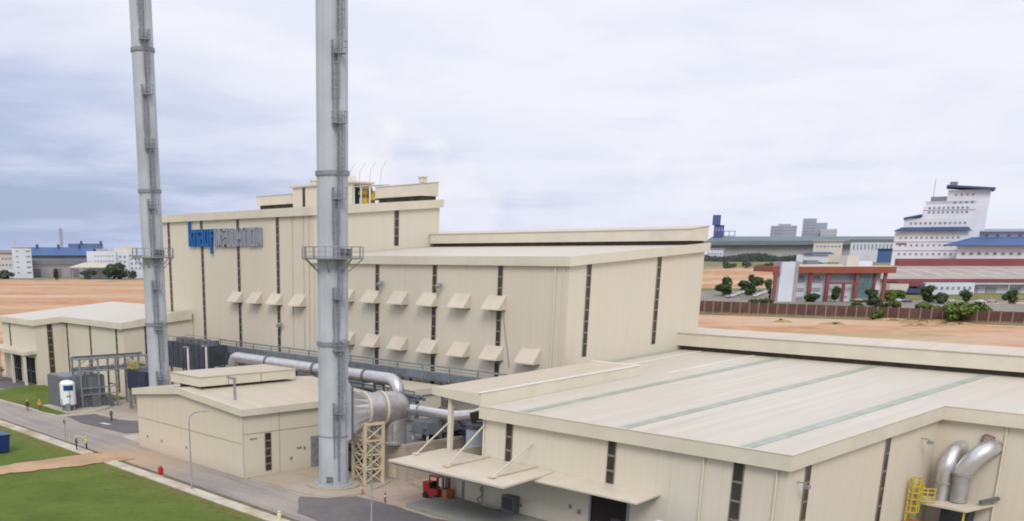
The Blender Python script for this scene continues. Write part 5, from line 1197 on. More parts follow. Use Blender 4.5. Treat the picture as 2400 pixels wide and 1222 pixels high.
# blue box truck whose roof just shows at the bottom edge
bt = thing('box_truck', 'blue topped box truck beside the open loading door at the bottom edge', 'truck', (-44, 68.3, .1))
M['truck_blue'] = plain('truck_blue', (0.10, 0.30, 0.62), 0.45, 0, .08)
MB().box(-46.0, -42.2, 67.6, 70.0, 1.0, 3.55).build('cargo_box', 'truck_blue', bt); MB().box(-46.1, -42.1, 67.5, 70.1, 3.55, 3.68).build('roof', plain('truck_roof', (.55, .66, .80), .4), bt)
m = MB(); m.hexa([(-42.1,67.7,.6),(-40.3,67.7,.6),(-40.3,69.9,.6),(-42.1,69.9,.6)], [(-42.1,67.8,2.7),(-40.9,67.8,2.7),(-40.9,69.8,2.7),(-42.1,69.8,2.7)]); m.build('cab', 'tank_white', bt)
MB().box(-46, -40.5, 68.0, 69.6, .6, 1.0).build('chassis', 'black', bt)
for x in (-45, -41.2):
    for y in (67.75, 69.85): MB().tube([(x, y-.14, .52), (x, y+.14, .52)], .42, 16).build('wheel', 'black', bt)
# little barriers near the loading apron
for i, (x, y, c_, lab) in enumerate(((-80.2, 66.4, 'orange', 'small orange and white post at the edge of the pink apron'), (-75.9, 65.9, 'galv_dk', 'small dark post at the corner of the pink apron'))):
    t = thing('bollard', lab, 'bollard', (x, y, .13)); MB().tube([(x, y, .13), (x, y, 1.1)], .1, 10).build('post', c_, t); MB().tube([(x, y, .7), (x, y, .85)], .11, 10).build('band', 'white', t)
t = thing('speed_gate', 'low cream railing beside the pink apron and the bund block', 'railing', (-78, 73.2, .1))
m = MB(); m.bar((-80.6, 73.4, 1.0), (-75.0, 71.9, 1.0), .08); m.bar((-80.6, 73.4, .55), (-75.0, 71.9, .55), .06)
for i in range(6): m.bar((-80.6+i*1.12, 73.4-i*.3, .1), (-80.6+i*1.12, 73.4-i*.3, 1.0), .08)
m.build('rail', 'beige_conc', t); t.name = 'low_railing'

# ================================================================== trees and shrubs
def crown_mesh(name, cx, cy, cz, rx, rz_, n, mats, seed, parent, size=.5, lobes=7):
    rnd = random.Random(seed); m = MB(); 
    centres = [(Vector((rnd.uniform(-.55, .55)*rx, rnd.uniform(-.55, .55)*rx, rnd.uniform(-.5, .6)*rz_)), rnd.uniform(.38, .62)) for _ in range(lobes)]
    for _ in range(n):
        c, s_ = rnd.choice(centres)
        d = Vector((rnd.gauss(0,1), rnd.gauss(0,1), rnd.gauss(0,1))).normalized(); rr = s_*rnd.uniform(.55, 1.02)
        p = Vector((cx, cy, cz)) + c + Vector((d.x*rx*rr, d.y*rx*rr, d.z*rz_*rr))
        nrm = (d + Vector((rnd.uniform(-.6,.6), rnd.uniform(-.6,.6), rnd.uniform(-.2,.8)))).normalized()
        t1 = nrm.orthogonal().normalized(); t2 = nrm.cross(t1); a = rnd.uniform(0, 2*PI); u = (t1*math.cos(a)+t2*math.sin(a))*size*rnd.uniform(.6, 1.2); w_ = (t2*math.cos(a)-t1*math.sin(a))*size*rnd.uniform(.4, .8)
        m.quad(p-u, p+w_, p+u, p-w_)
    me = bpy.data.meshes.new(name); o = bpy.data.objects.new(name, me); C.objects.link(o); o.parent = parent
    base = Vector(parent.location); me.from_pydata([tuple(v-base) for v in m.v], [], m.f)
    for mm in mats: me.materials.append(M[mm])
    rnd2 = random.Random(seed+5)
    me.polygons.foreach_set('material_index', [rnd2.randrange(len(mats)) for _ in me.polygons])
    return o
def tree(label, D, L, h, w, mats=('leaf_dk', 'leaf_md'), name='tree', n=700, trunk=.22, cat='tree', group=None, seed=None):
    p = at(D, L); z = terrain(p.x, p.y); seed = seed if seed is not None else int(D*7+L*13)
    t = thing(name, label, cat, (p.x, p.y, z), group)
    w *= 1.28; ht = h*trunk*.30; rnd = random.Random(seed)
    m = MB(); m.tube([(p.x, p.y, z-.2), (p.x+.1, p.y, z+ht), (p.x, p.y+.1, z+h*.6)], [w*.05+.06, w*.035+.05, .04], 8)
    for i in range(4):
        a = rnd.uniform(0, 6.28); m.tube([(p.x, p.y, z+ht*.9), (p.x+math.cos(a)*w*.28, p.y+math.sin(a)*w*.28, z+h*.6)], [.07, .03], 6)
    m.build('trunk', 'bark', t)
    crown_mesh('crown', p.x, p.y, z+ht+(h-ht)*.50, w*.5, (h-ht)*.58, int(n*1.7), mats, seed, t, size=max(.28, w*.075))
    return t
dk = ('leaf_dk', 'leaf_dk', 'leaf_md'); md = ('leaf_md', 'leaf_md', 'leaf_lt', 'leaf_dk'); lt = ('leaf_lt', 'leaf_md', 'leaf_lt')
g_ = 'dark trees round the car park'
tree('round dark tree leftmost in the upper row behind the car park', 600, 222, 7.5, 6.0, dk, group=g_)
tree('wide dark tree between two rounder ones behind the car park', 602, 232.5, 6.2, 7.0, dk, group=g_)
tree('tallest dark tree behind the parked white cars', 604, 240, 8.6, 7.0, dk, group=g_)
tree('small paler tree just left of the orange framed office', 606, 248, 7.0, 4.6, md, group=g_)
tree('dark tree at the left end of the car park just behind the brown wall', 540, 197.8, 6.2, 7.0, dk, group=g_)
tree('dark tree between the two groups of parked white cars', 545, 214.0, 7.2, 6.0, dk, group=g_)
tree('dark tree standing against the white left corner of the office', 512, 214.5, 6.8, 7.0, dk, group=g_)
g_ = 'small trees in front of the office'
tree('low dark tree in front of the grey striped office windows', 494, 224.5, 4.2, 6.0, dk, group=g_)
tree('small dark tree before the middle of the office facade', 494, 235.6, 7.0, 5.0, dk, group=g_)
tree('dark tree beside the teal glazed part of the office', 490, 251.5, 6.0, 6.0, dk, group=g_)
tree('pale green bush at the right corner of the office', 500, 264, 5.2, 7.5, lt, group=g_)
tree('dark bush between the office and the long white factory', 512, 274, 4.6, 9, md, group=g_)
tree('dark green tree left of the pale parked car by the wall', 488, 276.5, 8.0, 6.5, dk, group=g_)
tree('dark bushy tree behind the brown wall near the pale green bushes', 484, 281, 4.6, 6, dk, group=g_)
tree('dark round tree between parked cars in front of the white factory', 486, 294.5, 5.8, 5.2, dk, group=g_)
tree('dark round tree rightmost among the parked cars', 484, 314, 6.4, 5.6, dk, group=g_)
tree('olive round bush on the red earth against the brown wall', 412, 234.5, 5.6, 9.5, md, 'bush', 1000, .08, 'bush')
tree('larger bright green bush on the red earth before the brown wall', 384, 232.4, 7.0, 9.8, lt, 'bush', 1300, .06, 'bush')
tree('small dark scrub at the foot of the brown wall', 400, 209, 3.2, 5.5, md, 'bush', 350, .08, 'bush')
g_ = 'low bushes just inside the brown wall'
for D, L, h, w in ((470, 186, 3.6, 6), (478, 196, 3.2, 5), (462, 232, 4.2, 6), (466, 240, 4.6, 7), (462, 247, 4.0, 6), (452, 256, 4.2, 6), (444, 276, 4.6, 6)):
    tree('low dark bush showing just above the brown boundary wall', D, L, h, w, md if D < 465 else dk, 'bush', 380, .05, 'bush', g_)
g_ = 'scrub along the far edge of the red field'
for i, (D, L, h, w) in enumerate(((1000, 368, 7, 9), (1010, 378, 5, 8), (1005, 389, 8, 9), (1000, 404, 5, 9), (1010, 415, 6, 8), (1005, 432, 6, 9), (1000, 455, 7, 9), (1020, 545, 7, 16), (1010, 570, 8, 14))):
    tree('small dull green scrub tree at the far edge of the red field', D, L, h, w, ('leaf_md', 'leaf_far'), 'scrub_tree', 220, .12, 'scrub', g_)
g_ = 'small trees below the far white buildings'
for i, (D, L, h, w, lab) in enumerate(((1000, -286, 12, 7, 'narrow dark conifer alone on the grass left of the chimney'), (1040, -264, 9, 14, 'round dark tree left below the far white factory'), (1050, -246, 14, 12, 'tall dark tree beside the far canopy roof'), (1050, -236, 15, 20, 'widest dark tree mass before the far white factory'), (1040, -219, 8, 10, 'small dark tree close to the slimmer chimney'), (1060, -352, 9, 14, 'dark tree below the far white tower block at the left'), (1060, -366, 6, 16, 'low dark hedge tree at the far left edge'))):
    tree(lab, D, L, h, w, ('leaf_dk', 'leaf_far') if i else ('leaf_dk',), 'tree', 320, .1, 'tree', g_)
# bushes at the left edge
for lab, x, y, h, w in (('leafy green shrub in front of the porch at the left edge', -204.5, 72.2, 3.2, 3.0), ('smaller leafy shrub right beside the left edge', -207.0, 71.4, 2.2, 2.4)):
    t = thing('garden_shrub', lab, 'shrub', (x, y, .05)); m = MB(); m.tube([(x, y, 0), (x, y, h*.5)], .06, 6); m.build('stem', 'bark', t); crown_mesh('crown', x, y, h*.52, w*.5, h*.48, 600, md, int(-x), t, .16)
# far dark wood behind the long green roofed building: nobody could count it
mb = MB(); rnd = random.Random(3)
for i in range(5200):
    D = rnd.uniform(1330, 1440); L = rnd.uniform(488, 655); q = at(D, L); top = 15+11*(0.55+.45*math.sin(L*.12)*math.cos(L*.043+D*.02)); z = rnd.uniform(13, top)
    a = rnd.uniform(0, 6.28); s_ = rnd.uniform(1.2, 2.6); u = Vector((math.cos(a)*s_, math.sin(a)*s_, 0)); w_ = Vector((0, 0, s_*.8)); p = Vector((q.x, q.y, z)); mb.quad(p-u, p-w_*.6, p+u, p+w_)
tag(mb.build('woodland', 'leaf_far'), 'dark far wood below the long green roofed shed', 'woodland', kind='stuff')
# dry scrub and brown clods on the red earth by the wall
g_ = 'brown scrub mounds on the red earth'
for i, (D, L, w_, h) in enumerate(((378, 213, 16, 1.3), (372, 224, 12, .9), (366, 215, 8, .8), (388, 228.5, 15, .9), (362, 201, 7, .6), (372, 178, 10, .7), (362, 205, 12, .6), (384, 164, 7, 1.0), (392, 209.5, 15, 1.1))):
    p = at(D, L); t = thing('scrub_mound', 'low brown mound with dry scrub on the red earth', 'mound', (p.x, p.y, 0), g_)
    m = MB(); n = 18; rnd = random.Random(i)
    rr = [1+rnd.uniform(-.2, .2) for _ in range(n)]
    for k, (f_, zz) in enumerate(((1, -.05), (.75, h*.5), (.4, h*.9), (.05, h))):
        m.v += [p + RT*w_*.5*f_*rr[j]*math.cos(2*PI*j/n) + FW*2.6*f_*rr[j]*math.sin(2*PI*j/n) + Vector((0,0,zz)) for j in range(n)]
    for k in range(3):
        for j in range(n): m.f.append((k*n+j, k*n+(j+1) % n, k*n+n+(j+1) % n, k*n+n+j))
    m.build('soil', plain('scrub_soil', (.33, .22, .12), .95, 0, .25, .8) if i == 0 else bpy.data.materials['scrub_soil'], t, True)
    crown_mesh('scrub', p.x, p.y, h*.7, w_*.22, h*.5, 90, ('leaf_md', 'bark'), i*3, t, .35)

# ================================================================== far district: generic blocks in the D/L survey grid
def fbox(m, D0, D1, L0, L1, z0, z1):
    return m.hexa([at(D0,L0,z0), at(D0,L1,z0), at(D1,L1,z0), at(D1,L0,z0)], [at(D0,L0,z1), at(D0,L1,z1), at(D1,L1,z1), at(D1,L0,z1)])
def gz(D, L): q = at(D, L); return terrain(q.x, q.y)
def froot(name, label, cat, D, L, group=None):
    global TURN
    TURN = None
    p = at(D, L); z = gz(D, L)
    if D >= 800: TURN = (D, L, math.atan2(L, D))     # the far blocks stand square to the plant
    return thing(name, label, cat, (p.x, p.y, z), group)
    p = at(D, L); return thing(name, label, cat, (p.x, p.y, gz(D, L)), group)
def fpart(root, name, mat, *boxes):
    m = MB()
    for b in boxes: fbox(m, *b)
    return m.build(name, mat, root)
def win_row(root, D, L0, L1, z, n, w, h, mat='f_glass'):
    s_ = (L1-L0)/n
    for i in range(n): fbox(MB(), D-.25, D, L0+s_*(i+.5)-w/2, L0+s_*(i+.5)+w/2, z, z+h).build('window', mat, root)

# brown boundary wall with posts
A, B_ = at(449, 152), at(366, 262)
A = at(455, 140); nA = 46
wl = thing('boundary_wall', 'long brown panelled boundary wall with pale posts across the red field', 'wall', tuple(at(405, 201)))
def wp(i): return at(455-(455-352)*i/nA, 140+(280-140)*i/nA)
def wh(i): return 5.5-1.5*i/nA
m = MB()
for i in range(nA): m.bar(wp(i)+Vector((0,0,wh(i)/2)), wp(i+1)+Vector((0,0,wh(i+1)/2)), .2, wh(i)-.15)
m.build('panel', 'f_brick', wl)
m = MB()
for i in range(nA): m.bar(wp(i)+Vector((0,0,.35)), wp(i+1)+Vector((0,0,.35)), .34, .7)
m.build('plinth', plain('mossy_plinth', (.19, .175, .11), .95, 0, .2, .3), wl)
for i in range(nA+1):
    q = wp(i); MB().box(q.x-.22, q.x+.22, q.y-.22, q.y+.22, 0, wh(i)+.2).build('post', 'f_post', wl)
# grass below and behind the wall, car park, factory lawn
def fsheet(name, DL, z, mat): return sheet(name, [tuple(at(d, l)[:2]) for d, l in DL], z, mat)
fsheet('wall_verge', [(452, 138), (349, 278), (340, 276), (424, 165), (440, 140)], .04, 'lawn_dry')
mb = MB(); kk = 9
for i in range(nA+1):
    f0 = i/nA; d0, l0 = 456-(455-352)*f0, 139+(281-139)*f0; d1, l1 = 512, 155+(395-155)*f0
    for k in range(kk):
        g0 = k/(kk-1); q = at(d0+(d1-d0)*g0, l0+(l1-l0)*g0); mb.v.append(Vector((q.x, q.y, terrain(q.x, q.y)+.12)))
for i in range(nA):
    for k in range(kk-1): a = i*kk+k; mb.f.append((a, a+1, a+kk+1, a+kk))
tag(mb.build('car_park', 'car_park', smooth=True), kind='structure')
def draped(name, D0, D1, L0, L1, mat, dz, n=14, spread=0.0):
    mb = MB()
    for i in range(n+1):
        for k in range(n+1):
            D = D0+(D1-D0)*k/n; q = at(D, L0+(L1-L0)*i/n+spread*(D-D0)); mb.v.append(Vector((q.x, q.y, terrain(q.x, q.y)+dz)))
    for i in range(n):
        for k in range(n): a = i*(n+1)+k; mb.f.append((a, a+1, a+n+2, a+n+1))
    return tag(mb.build(name, mat, smooth=True), kind='structure')
draped('car_park', 508, 596, 158, 262, 'car_park', .14)
draped('factory_lawn', 516, 558, 262, 470, 'lawn_dry', .16, spread=.5)
draped('field_verge', 596, 640, 150, 262, 'lawn_dry', .15)

# office with orange frame
of = froot('office_building', 'white office with orange red roof frame and red columns behind the brown wall', 'office', 500, 235)
fpart(of, 'wall', 'f_white', (501, 520, 218.5, 260, 0, 16.0))
fpart(of, 'stair_tower', M['f_white'], (497, 505, 209.0, 216.0, 0, 21.2))
fpart(of, 'stair_edge', 'f_grey', (496.6, 505, 216.05, 217.6, 0, 21.6), (496.8, 505, 208.6, 209.4, 15, 21.4))
fpart(of, 'roof_frame', 'f_orange', (496, 522, 217.6, 264.5, 16.0, 19.0), (498, 522, 205.6, 208.95, 16.5, 19.2))
fpart(of, 'roof', 'f_cream', (497, 521, 218, 263, 19.0, 19.3), (500, 520, 218, 240, 19.3, 20.0))
fpart(of, 'roof_room', 'f_cream', (502, 510, 243, 248.4, 19.3, 24.2)); fpart(of, 'roof_room', 'f_white', (503, 510, 249, 256, 19.3, 21.6)); fpart(of, 'roof_plant', 'f_dkgrey', (503, 508, 224, 229.6, 19.5, 22.0))
for L in (206.4, 223.4, 231.9, 246.0, 259.6): fpart(of, 'column', 'f_redcol', (497.2, 498.2, L, L+1.6, 0, 16.4))
fpart(of, 'column', 'f_redcol', (497.2, 498.2, 240.2, 241.4, 0, 11.5)); fpart(of, 'beam', 'f_redcol', (497.3, 498, 233.5, 246, 10.8, 11.6))
for z in (3.2, 7.4, 11.6): win_row(of, 500.9, 218.8, 223.2, z, 1, 3.8, 1.5, 'f_grey'); win_row(of, 500.9, 225.2, 231.6, z, 1, 5.2, 1.6, 'f_grey' if z > 5 else 'f_glass')
win_row(of, 500.9, 219.4, 223, 13.4, 1, 2.2, 1.3); win_row(of, 500.9, 226, 231, 13.4, 1, 3.2, 1.3)
fpart(of, 'facade_panel', plain('lavender_panel', (.36, .36, .44), .6, 0, .08, .1), (500.6, 500.95, 233.8, 246, 11.7, 15.9))
win_row(of, 500.9, 234, 246, 4.2, 3, 1.2, .9, 'f_grey')
gl = fpart(of, 'glazing', 'f_teal', (499.0, 501, 247.8, 255.2, 1.0, 16.0))
m = MB()
for i in range(5): fbox(m, 498.8, 499, 247.8+i*1.84-.08, 247.8+i*1.84+.08, 1, 16)
for z in (4, 7, 10, 13): fbox(m, 498.8, 499, 247.8, 255.2, z-.08, z+.08)
m.build('frame', 'f_glass', gl)
fpart(of, 'column', 'f_redcol', (498.6, 499.6, 255.6, 256.8, 0, 16))
for z in (2.0, 5.0, 8.0): fpart(of, 'balcony_panel', 'tank_white', (499.4, 500.9, 256.9, 259.4, z, z+1.9))
fpart(of, 'entrance', 'f_cream', (494, 500, 246, 256, 3.2, 3.9))

# long white factory with maroon parapet
fa = froot('long_factory', 'long white factory with grey roof and maroon ridge fascia at the right', 'factory', 560, 370)
fpart(fa, 'wall', 'f_white', (560, 640, 300, 470, 0, 10.4))
m = MB(); m.hexa([at(556,288,11.0), at(556,472,11.0), at(622,472,17.4), at(622,300,17.4)], [at(556,288,11.6), at(556,472,11.6), at(622,472,18.2), at(622,300,18.2)]); 
m.build('roof', 'f_roof', fa)
fpart(fa, 'ridge_fascia', 'f_maroon', (620, 624, 331, 474, 18.0, 22.2)); fpart(fa, 'eave_fascia', 'f_maroon', (555, 556.2, 288, 472, 10.2, 11.9)); fpart(fa, 'gutter', 'f_white', (555.6, 560, 296, 470, 9.0, 10.2))
fpart(fa, 'porch', 'f_cream', (548, 560, 290, 300, 0, 9.5)); fpart(fa, 'porch_roof', 'f_maroon', (549, 560, 294.5, 308, 8.2, 11.0)); fpart(fa, 'awning', 'f_navy', (546, 556, 299.5, 308, 4.6, 7.0)); fpart(fa, 'annex', 'f_white', (549, 560, 309.5, 336, 0, 10.0))
win_row(fa, 549, 311, 335, 6.6, 8, 1.4, 1.4); 
for L in (339, 349, 362.5, 376, 392, 408): fpart(fa, 'shutter', 'f_grey', (559.5, 560, L, L+5.6, .3, 7.2))
for L in (318, 330, 342, 354, 366, 378, 390):
    m = MB(); m.hexa([at(560,L,11.45), at(560,L+2.4,11.45), at(616,L+5,17.2), at(616,L+3.5,17.2)], [at(560,L,11.95), at(560,L+2.4,11.95), at(616,L+5,17.75), at(616,L+3.5,17.75)]); m.build('rooflight', plain('far_rooflight', (.43, .40, .37), .6) if L == 318 else bpy.data.materials['far_rooflight'], fa)

# stepped white tower with blue roofs
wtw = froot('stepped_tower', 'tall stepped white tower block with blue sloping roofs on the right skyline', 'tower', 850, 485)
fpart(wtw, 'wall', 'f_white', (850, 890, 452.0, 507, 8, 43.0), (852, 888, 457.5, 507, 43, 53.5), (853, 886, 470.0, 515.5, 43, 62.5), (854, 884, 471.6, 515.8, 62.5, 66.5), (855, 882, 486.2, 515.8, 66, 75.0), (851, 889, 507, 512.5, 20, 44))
m = MB(); m.hexa([at(846,451,43.0), at(846,506.5,43.0), at(852,504,45.6), at(852,456.5,45.6)], [at(846,451,43.5), at(846,506.5,43.5), at(852,504,46.3), at(852,456.5,46.3)]); m.build('roof', 'f_navy', wtw)
m = MB(); m.hexa([at(850,484.5,77.4), at(850,518.5,74.4), at(884,518.5,74.4), at(884,484.5,77.4)], [at(850,484.5,79.0), at(850,518.5,76.0), at(884,518.5,76), at(884,484.5,79)]); m.build('roof', 'f_navy', wtw)
m = MB(); m.hexa([at(850,456.8,52.6), at(850,470.2,55.0), at(886,470.2,55), at(886,456.8,52.6)], [at(850,456.8,54.0), at(850,470.2,56.6), at(886,470.2,56.6), at(886,456.8,54)]); m.build('roof', 'f_navy', wtw)
fpart(wtw, 'roof_plant', 'f_dkgrey', (856, 870, 474.5, 486.0, 66.5, 70.2), (856, 866, 486.5, 492, 78, 81.5)); m = MB(); m.bar(at(858, 476, 66), at(858, 476, 84), .35); m.build('mast', 'f_grey', wtw)
for z, L0, L1, n in ((24, 455, 505, 12), (31.0, 455, 504, 12), (37.0, 455, 500, 12), (48.5, 461, 503, 12), (57, 473, 503, 9), (60.4, 473, 503, 9), (64.5, 490, 506, 4), (70.4, 490, 506, 4)):
    win_row(wtw, 850 if z < 43 else (852 if z < 54 else (853 if z < 62.5 else 854)) if z < 66 else 855, L0, L1, z, n, 1.6, 1.7)
for z in (34.4, 59.4, 66.0, 27.5): fpart(wtw, 'string_course', 'f_grey', (849.6, 850.0, 452, 506, z, z+.35) if z < 43 else (852.6, 853, 470, 507, z, z+.35))
fpart(wtw, 'wall_panel', 'f_redcol', (849.6, 850, 454, 461.5, 32.4, 33.6))
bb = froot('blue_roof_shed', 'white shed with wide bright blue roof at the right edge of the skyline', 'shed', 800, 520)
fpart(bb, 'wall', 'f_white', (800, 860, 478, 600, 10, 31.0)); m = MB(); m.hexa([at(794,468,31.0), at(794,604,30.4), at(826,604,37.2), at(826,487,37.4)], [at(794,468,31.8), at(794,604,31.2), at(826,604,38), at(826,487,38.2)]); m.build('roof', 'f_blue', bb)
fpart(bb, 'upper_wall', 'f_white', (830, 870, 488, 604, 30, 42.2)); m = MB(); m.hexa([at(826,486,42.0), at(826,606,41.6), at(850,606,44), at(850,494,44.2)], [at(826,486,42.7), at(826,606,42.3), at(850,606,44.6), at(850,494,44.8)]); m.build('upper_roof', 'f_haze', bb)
win_row(bb, 800, 480, 560, 24, 15, 2.4, 2.2); win_row(bb, 800, 480, 560, 17, 11, 3.2, 2.6); win_row(bb, 830, 492, 560, 38.4, 9, 2.2, 1.6)

# long green roofed shed, silo, far blocks
lg = froot('long_green_shed', 'very long low shed with grey green roof on the far skyline', 'shed', 1500, 660)
fpart(lg, 'wall', 'f_grey', (1506, 1560, 532, 801, 14, 38)); m = MB(); m.hexa([at(1498,520,39), at(1498,804,38), at(1530,804,46), at(1530,532,48.6)], [at(1498,520,41), at(1498,804,40), at(1530,804,49), at(1530,532,50.6)]); m.build('roof', 'f_green', lg)
fpart(lg, 'fascia', 'f_green', (1497, 1499, 520, 804, 37.5, 43.4))
ws = froot('white_shed', 'far white shed left of the stepped tower under the green shed', 'shed', 1300, 660)
fpart(ws, 'wall', 'f_white', (1300, 1340, 634, 687, 14, 40.5)); fpart(ws, 'roof', 'f_green', (1298, 1342, 632, 690, 40.5, 42.6)); win_row(ws, 1300, 636, 686, 30, 12, 1.6, 6.5)
ws = froot('blue_shed', 'far shed with deep blue front beside the stepped tower', 'shed', 1240, 648)
fpart(ws, 'wall', 'f_blue', (1240, 1270, 637, 662, 14, 30.0)); fpart(ws, 'roof', 'f_navy', (1238, 1272, 636, 663, 30.0, 31.2))
ws = froot('pale_shed', 'far pale grey shed below the middle of the green shed', 'shed', 1300, 600)
fpart(ws, 'wall', 'f_cream', (1300, 1330, 586, 619, 14, 40.0)); fpart(ws, 'roof', 'f_grey', (1298, 1332, 584, 621, 40, 41.2)); win_row(ws, 1300, 588, 618, 33, 7, 2.4, 2.0)
ws = froot('navy_roof_shed', 'small far shed with navy roof in front of the dark wood', 'shed', 1250, 565)
fpart(ws, 'wall', 'f_white', (1250, 1275, 545, 580, 14, 24.0)); m = MB(); m.hexa([at(1247,553,24.4), at(1247,586,24.4), at(1262,582,26.4), at(1262,556,26.4)], [at(1247,553,25.0), at(1247,586,25.0), at(1262,582,27.2), at(1262,556,27.2)]); m.build('roof', 'f_navy', ws)
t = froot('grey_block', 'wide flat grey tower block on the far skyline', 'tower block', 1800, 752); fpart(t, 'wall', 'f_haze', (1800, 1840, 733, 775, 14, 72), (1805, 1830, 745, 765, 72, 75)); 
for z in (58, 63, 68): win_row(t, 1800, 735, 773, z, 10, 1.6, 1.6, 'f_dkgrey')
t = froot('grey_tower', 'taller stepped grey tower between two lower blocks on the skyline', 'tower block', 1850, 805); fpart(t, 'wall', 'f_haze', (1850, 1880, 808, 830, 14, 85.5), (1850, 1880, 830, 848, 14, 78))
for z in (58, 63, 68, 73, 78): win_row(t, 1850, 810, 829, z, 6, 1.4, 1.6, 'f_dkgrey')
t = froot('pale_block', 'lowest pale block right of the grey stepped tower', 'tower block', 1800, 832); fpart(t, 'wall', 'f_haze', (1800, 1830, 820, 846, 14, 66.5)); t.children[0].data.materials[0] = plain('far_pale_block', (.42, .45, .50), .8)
for z in (56, 61): win_row(t, 1800, 821, 845, z, 7, 1.4, 1.6)
t = froot('blue_silo_tower', 'dark blue silo tower just right of the cream hall on the skyline', 'silo', 1570, 556); fpart(t, 'shaft', 'f_silo', (1570, 1580, 552.5, 567, 8, 67)); fpart(t, 'head', 'f_silo', (1568, 1582, 549.5, 561, 67, 81.5)); win_row(t, 1570, 554, 566, 58, 3, 1.4, 5, 'f_haze')
t = froot('conveyor_frame', 'small grey open frame beside the blue silo tower', 'frame', 1570, 576); m = MB()
for L in (568.5, 576, 584): m.bar(at(1570, L, 8), at(1570, L, 58), .9)
m.bar(at(1570, 567.5, 58), at(1570, 585, 58), 1.2); m.bar(at(1570, 567.5, 51.5), at(1570, 585, 51.5), 1.0); m.build('frame', 'f_haze', t)
for nm, lb_, L0, L1, z1 in (('low_white_shed', 'low white shed under the left end of the green shed', 500, 522, 31),): 
    t = froot(nm, lb_, 'shed', 1440, (L0+L1)/2); fpart(t, 'wall', 'f_white', (1440, 1460, L0, L1, 14, z1)); fpart(t, 'roof', 'f_grey', (1439, 1461, L0-1, L1+1, z1, z1+1.2)); win_row(t, 1440, L0+1, L1-1, 24, 5, 2, 2)

# left background
t = froot('white_factory', 'low pale factory wing at the far left edge', 'factory', 1120, -370)
fpart(t, 'wall', 'f_cream', (1120, 1160, -420, -350, 0, 26.0)); fpart(t, 'roof', 'f_grey', (1118, 1162, -422, -350, 26, 29)); win_row(t, 1120, -400, -356, 12, 12, 2.2, 2.4); win_row(t, 1120, -400, -356, 19, 12, 2.2, 2); fpart(t, 'annex', 'f_white', (1100, 1119, -378, -352, 0, 9))
t = froot('white_block', 'bright white five storey block at the far left', 'block', 1090, -347)
fpart(t, 'wall', 'f_white', (1090, 1120, -355.5, -336, 0, 31.5)); fpart(t, 'roof', 'f_cream', (1089, 1121, -356, -335.5, 31.5, 32.3)); m = MB(); m.bar(at(1095, -352, 32), at(1095, -352, 40), .5); m.build('mast', 'f_grey', t)
for z in (6, 11.5, 17, 22.5, 28): win_row(t, 1090, -342.5, -336.5, z-1, 1, 4.4, 1.5); win_row(t, 1090, -353.5, -347.5, z-1, 1, 2.6, 1.4, 'f_grey')
for D, L0, L1, z0, z1, lab in ((1290, -404, -322, 22.5, 33.0, 'front wide blue roofed shed behind the white block'), (1390, -375, -333, 30, 38.5, 'farther dark blue roofed shed with small roof vents')):
    t = froot('blue_roofed_shed', lab, 'shed', D, (L0+L1)/2, 'blue roofed sheds at the far left')
    fpart(t, 'wall', 'f_dkgrey', (D, D+50, L0, L1, 0, z0)); m = MB(); m.hexa([at(D-3,L0-2,z0), at(D-3,L1+2,z0), at(D+30,L1+2,z1-1), at(D+30,L0-2,z1-1)], [at(D-3,L0-2,z0+1), at(D-3,L1+2,z0+1), at(D+30,L1+2,z1), at(D+30,L0-2,z1)]); m.build('roof', 'f_blue' if D < 1300 else 'f_navy', t)
    for L in (L0+14, L0+40, L0+66):
        if L < L1: fpart(t, 'roof_vent', 'f_navy', (D+24, D+30, L, L+3, z1-2, z1+3.5))
t = froot('grey_warehouse', 'low grey warehouse with purple doors below the blue sheds', 'warehouse', 1150, -320)
fpart(t, 'wall', 'f_grey', (1150, 1190, -356, -266, 0, 13.5)); fpart(t, 'roof', 'f_dkgrey', (1148, 1192, -358, -264, 13.5, 18.5)); fpart(t, 'band', 'f_cream', (1149.4, 1150, -356, -290, 11.8, 13.2))
for L in (-353, -331, -312, -296, -282): fpart(t, 'shutter', plain('purple_door', (.20, .17, .22), .7) if L == -353 else bpy.data.materials['purple_door'], (1149.2, 1150, L, L+9, .4, 9))
t = froot('white_works', 'white four storey works building left of the slimmer chimney', 'factory', 1080, -250)
fpart(t, 'wall', 'f_white', (1080, 1110, -274, -244, 0, 27.6), (1084, 1110, -244, -231, 0, 26.5), (1086, 1110, -231, -205, 0, 22)); fpart(t, 'roof', 'f_cream', (1090, 1120, -246, -222, 26, 32.2)); fpart(t, 'roof_room', 'f_grey', (1085, 1100, -264, -252, 27.6, 30.0))
for z in (12, 17, 22): win_row(t, 1080, -267, -246, z, 7, 1.6, 1.6, 'f_grey'); win_row(t, 1086, -230, -206, z-3, 6, 1.8, 2.2)
for z in (6, 11, 16, 21): win_row(t, 1084, -242, -233, z, 2, 2.2, 2.0)
t = froot('pale_canopy', 'low pale yellow canopy roof in front of the white works', 'canopy', 1050, -262)
m = MB(); m.hexa([at(1050,-285,11.2), at(1050,-240,11.0), at(1074,-246,15.4), at(1074,-270,15.4)], [at(1050,-285,12.0), at(1050,-240,11.8), at(1074,-246,16.2), at(1074,-270,16.2)]); m.build('roof', plain('pale_canopy_roof', (.50, .49, .40), .7), t); 
m = MB()
for L in (-282, -270, -258, -246): m.bar(at(1052, L, 0), at(1052, L, 11.2), .8)
m.build('post', 'f_grey', t)
t = froot('slim_tower', 'single slim hazy tower standing above the blue sheds', 'tower', 2500, -694); fpart(t, 'shaft', plain('hazy_tower', (.30, .335, .45), .9), (2500, 2510, -698.5, -690.5, 0, 84))  # distance haze is put into the shaft colour

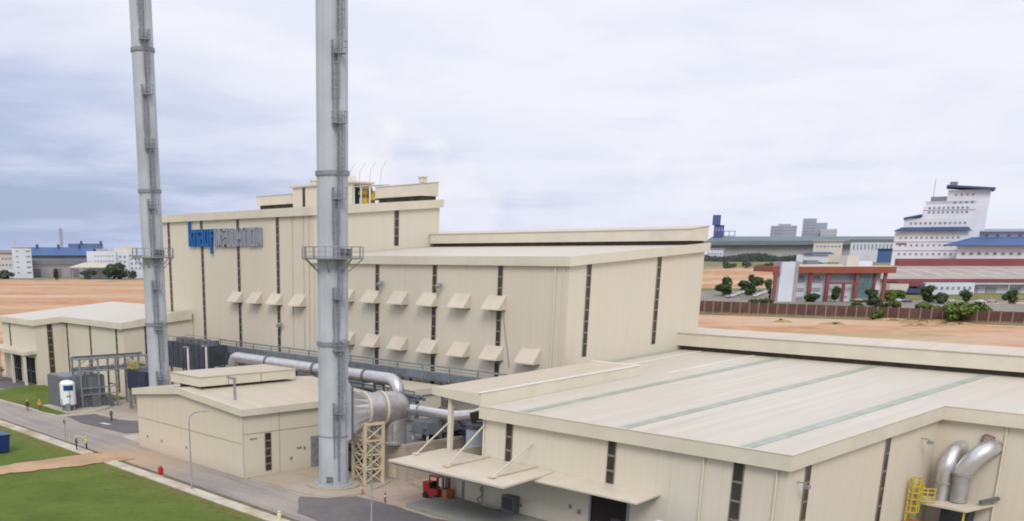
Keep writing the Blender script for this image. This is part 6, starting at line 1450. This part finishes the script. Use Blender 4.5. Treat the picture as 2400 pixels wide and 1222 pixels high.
# parked cars
TURN = None
def car_mesh(colour):
    prof = [(-2.2,.35),(-2.25,.75),(-2.1,.95),(-1.5,1.0),(-.95,1.42),(.55,1.45),(1.25,1.0),(2.05,.86),(2.25,.6),(2.2,.35)]
    m = MB(); n = len(prof)
    for sgn in (-.85, .85): m.v += [Vector((x, sgn*(1 if z < 1.05 else .84), z)) for x, z in prof]
    m.f.append(tuple(range(n))); m.f.append(tuple(range(2*n-1, n-1, -1)))
    for i in range(n): j = (i+1) % n; m.f.append((i, j, n+j, n+i))
    return m
def car(label, D, L, rz, mat, group='cars parked behind the brown wall', van=False):
    p = at(D, L); t = thing('parked_car', label, 'car', (p.x, p.y, terrain(p.x, p.y)+.16), group, rz)
    def local(m, name, mt):
        me = bpy.data.meshes.new(name); me.from_pydata([tuple(v) for v in m.v], [], m.f)
        bm = bmesh.new(); bm.from_mesh(me); bmesh.ops.recalc_face_normals(bm, faces=bm.faces); bm.to_mesh(me); bm.free()
        me.materials.append(M[mt]); o = bpy.data.objects.new(name, me); C.objects.link(o); o.parent = t; return o
    local(car_mesh(mat), 'body', mat)
    w_ = MB()
    for s_ in (-1, 1): w_.hexa([(-1.3,s_*.79,1.03),(.95,s_*.79,1.03),(.5,s_*.74,1.38),(-.9,s_*.74,1.38)], [(-1.3,s_*.86,1.03),(.95,s_*.86,1.03),(.5,s_*.76,1.38),(-.9,s_*.76,1.38)])
    w_.hexa([(.62,-.64,1.42),(.62,.64,1.42),(1.18,.7,1.05),(1.18,-.7,1.05)], [(.66,-.64,1.44),(.66,.64,1.44),(1.24,.7,1.07),(1.24,-.7,1.07)])
    w_.hexa([(-1.02,-.64,1.40),(-1.02,.64,1.40),(-1.5,.7,1.03),(-1.5,-.7,1.03)], [(-1.06,-.64,1.43),(-1.06,.64,1.43),(-1.56,.7,1.06),(-1.56,-.7,1.06)])
    local(w_, 'window', 'f_glass')
    for x in (-1.4, 1.4):
        for y in (-.78, .78):
            q = MB(); q.tube([(x, y-.1, .31), (x, y+.1, .31)], .31, 12); local(q, 'wheel', 'black')
    for y in (-.6, .6):
        q = MB(); q.box(2.14, 2.27, y-.18, y+.18, .6, .76); local(q, 'headlight', 'tank_white')
    return t
M['car_silver'] = plain('car_silver', (.42, .43, .45), .3, .4, .03); M['car_white'] = plain('car_white', (.72, .72, .72), .3, 0, .03); M['car_blue'] = plain('car_blue', (.03, .05, .18), .3, .1, .03); M['car_grey'] = plain('car_grey', (.13, .14, .17), .3, .3, .03); M['car_green'] = plain('car_pale_green', (.45, .52, .48), .3, .1, .03)
ca = YAW
for lab, D, L, rz, mt in (('silver parked car at the near end of the diagonal white rows', 531, 197.6, ca+1.0, 'car_silver'), ('dark grey parked car behind the white rows near the office', 576, 231.5, ca+.5, 'car_grey'),
        ('dark blue parked car close behind the brown wall', 488, 267.4, ca+.15, 'car_blue'), ('white parked car behind the dark blue car', 499, 268.8, ca+.15, 'car_white'), ('pale green parked car behind the olive bush', 490, 282.6, ca-.3, 'car_green'), ('silver parked car right of the pale green car', 488, 288.8, ca-.3, 'car_silver'),
        ('dark grey parked car among the cars by the factory lawn', 494, 310.0, ca-.2, 'car_grey'), ('white parked car below the dark grey car by the lawn', 487, 302.0, ca-.3, 'car_white'), ('silver parked car beside the rightmost dark tree', 489, 308.8, ca-.2, 'car_silver'), ('white parked car at the right edge behind the wall', 488, 329.5, ca, 'car_white')):
    car(lab, D, L, rz, mt)
for k in range(12):
    row, j = k//6, k%6
    car('white parked car in the two diagonal rows left of the office', 535+7.2*j, (201.6 if row == 0 else 213.4)+4.4*j, ca+1.0, 'car_white', 'white cars in two diagonal rows')
for L, D, lab in ((263, 505, 'slim white lamp mast near the office glazing'), (337, 522, 'slim white lamp mast on the factory lawn'), (203, 545, 'slim white lamp mast over the parked white cars')):
    p = at(D, L); t = thing('lamp_mast', lab, 'lamp', (p.x, p.y, 2.4), 'slim lamp masts behind the wall'); MB().tube([(p.x, p.y, 2.4), (p.x, p.y, 10)], .12, 6).build('pole', 'f_white', t); MB().box(p.x-.7, p.x+.7, p.y-.15, p.y+.15, 9.9, 10.05).build('lamp_head', 'f_white', t)
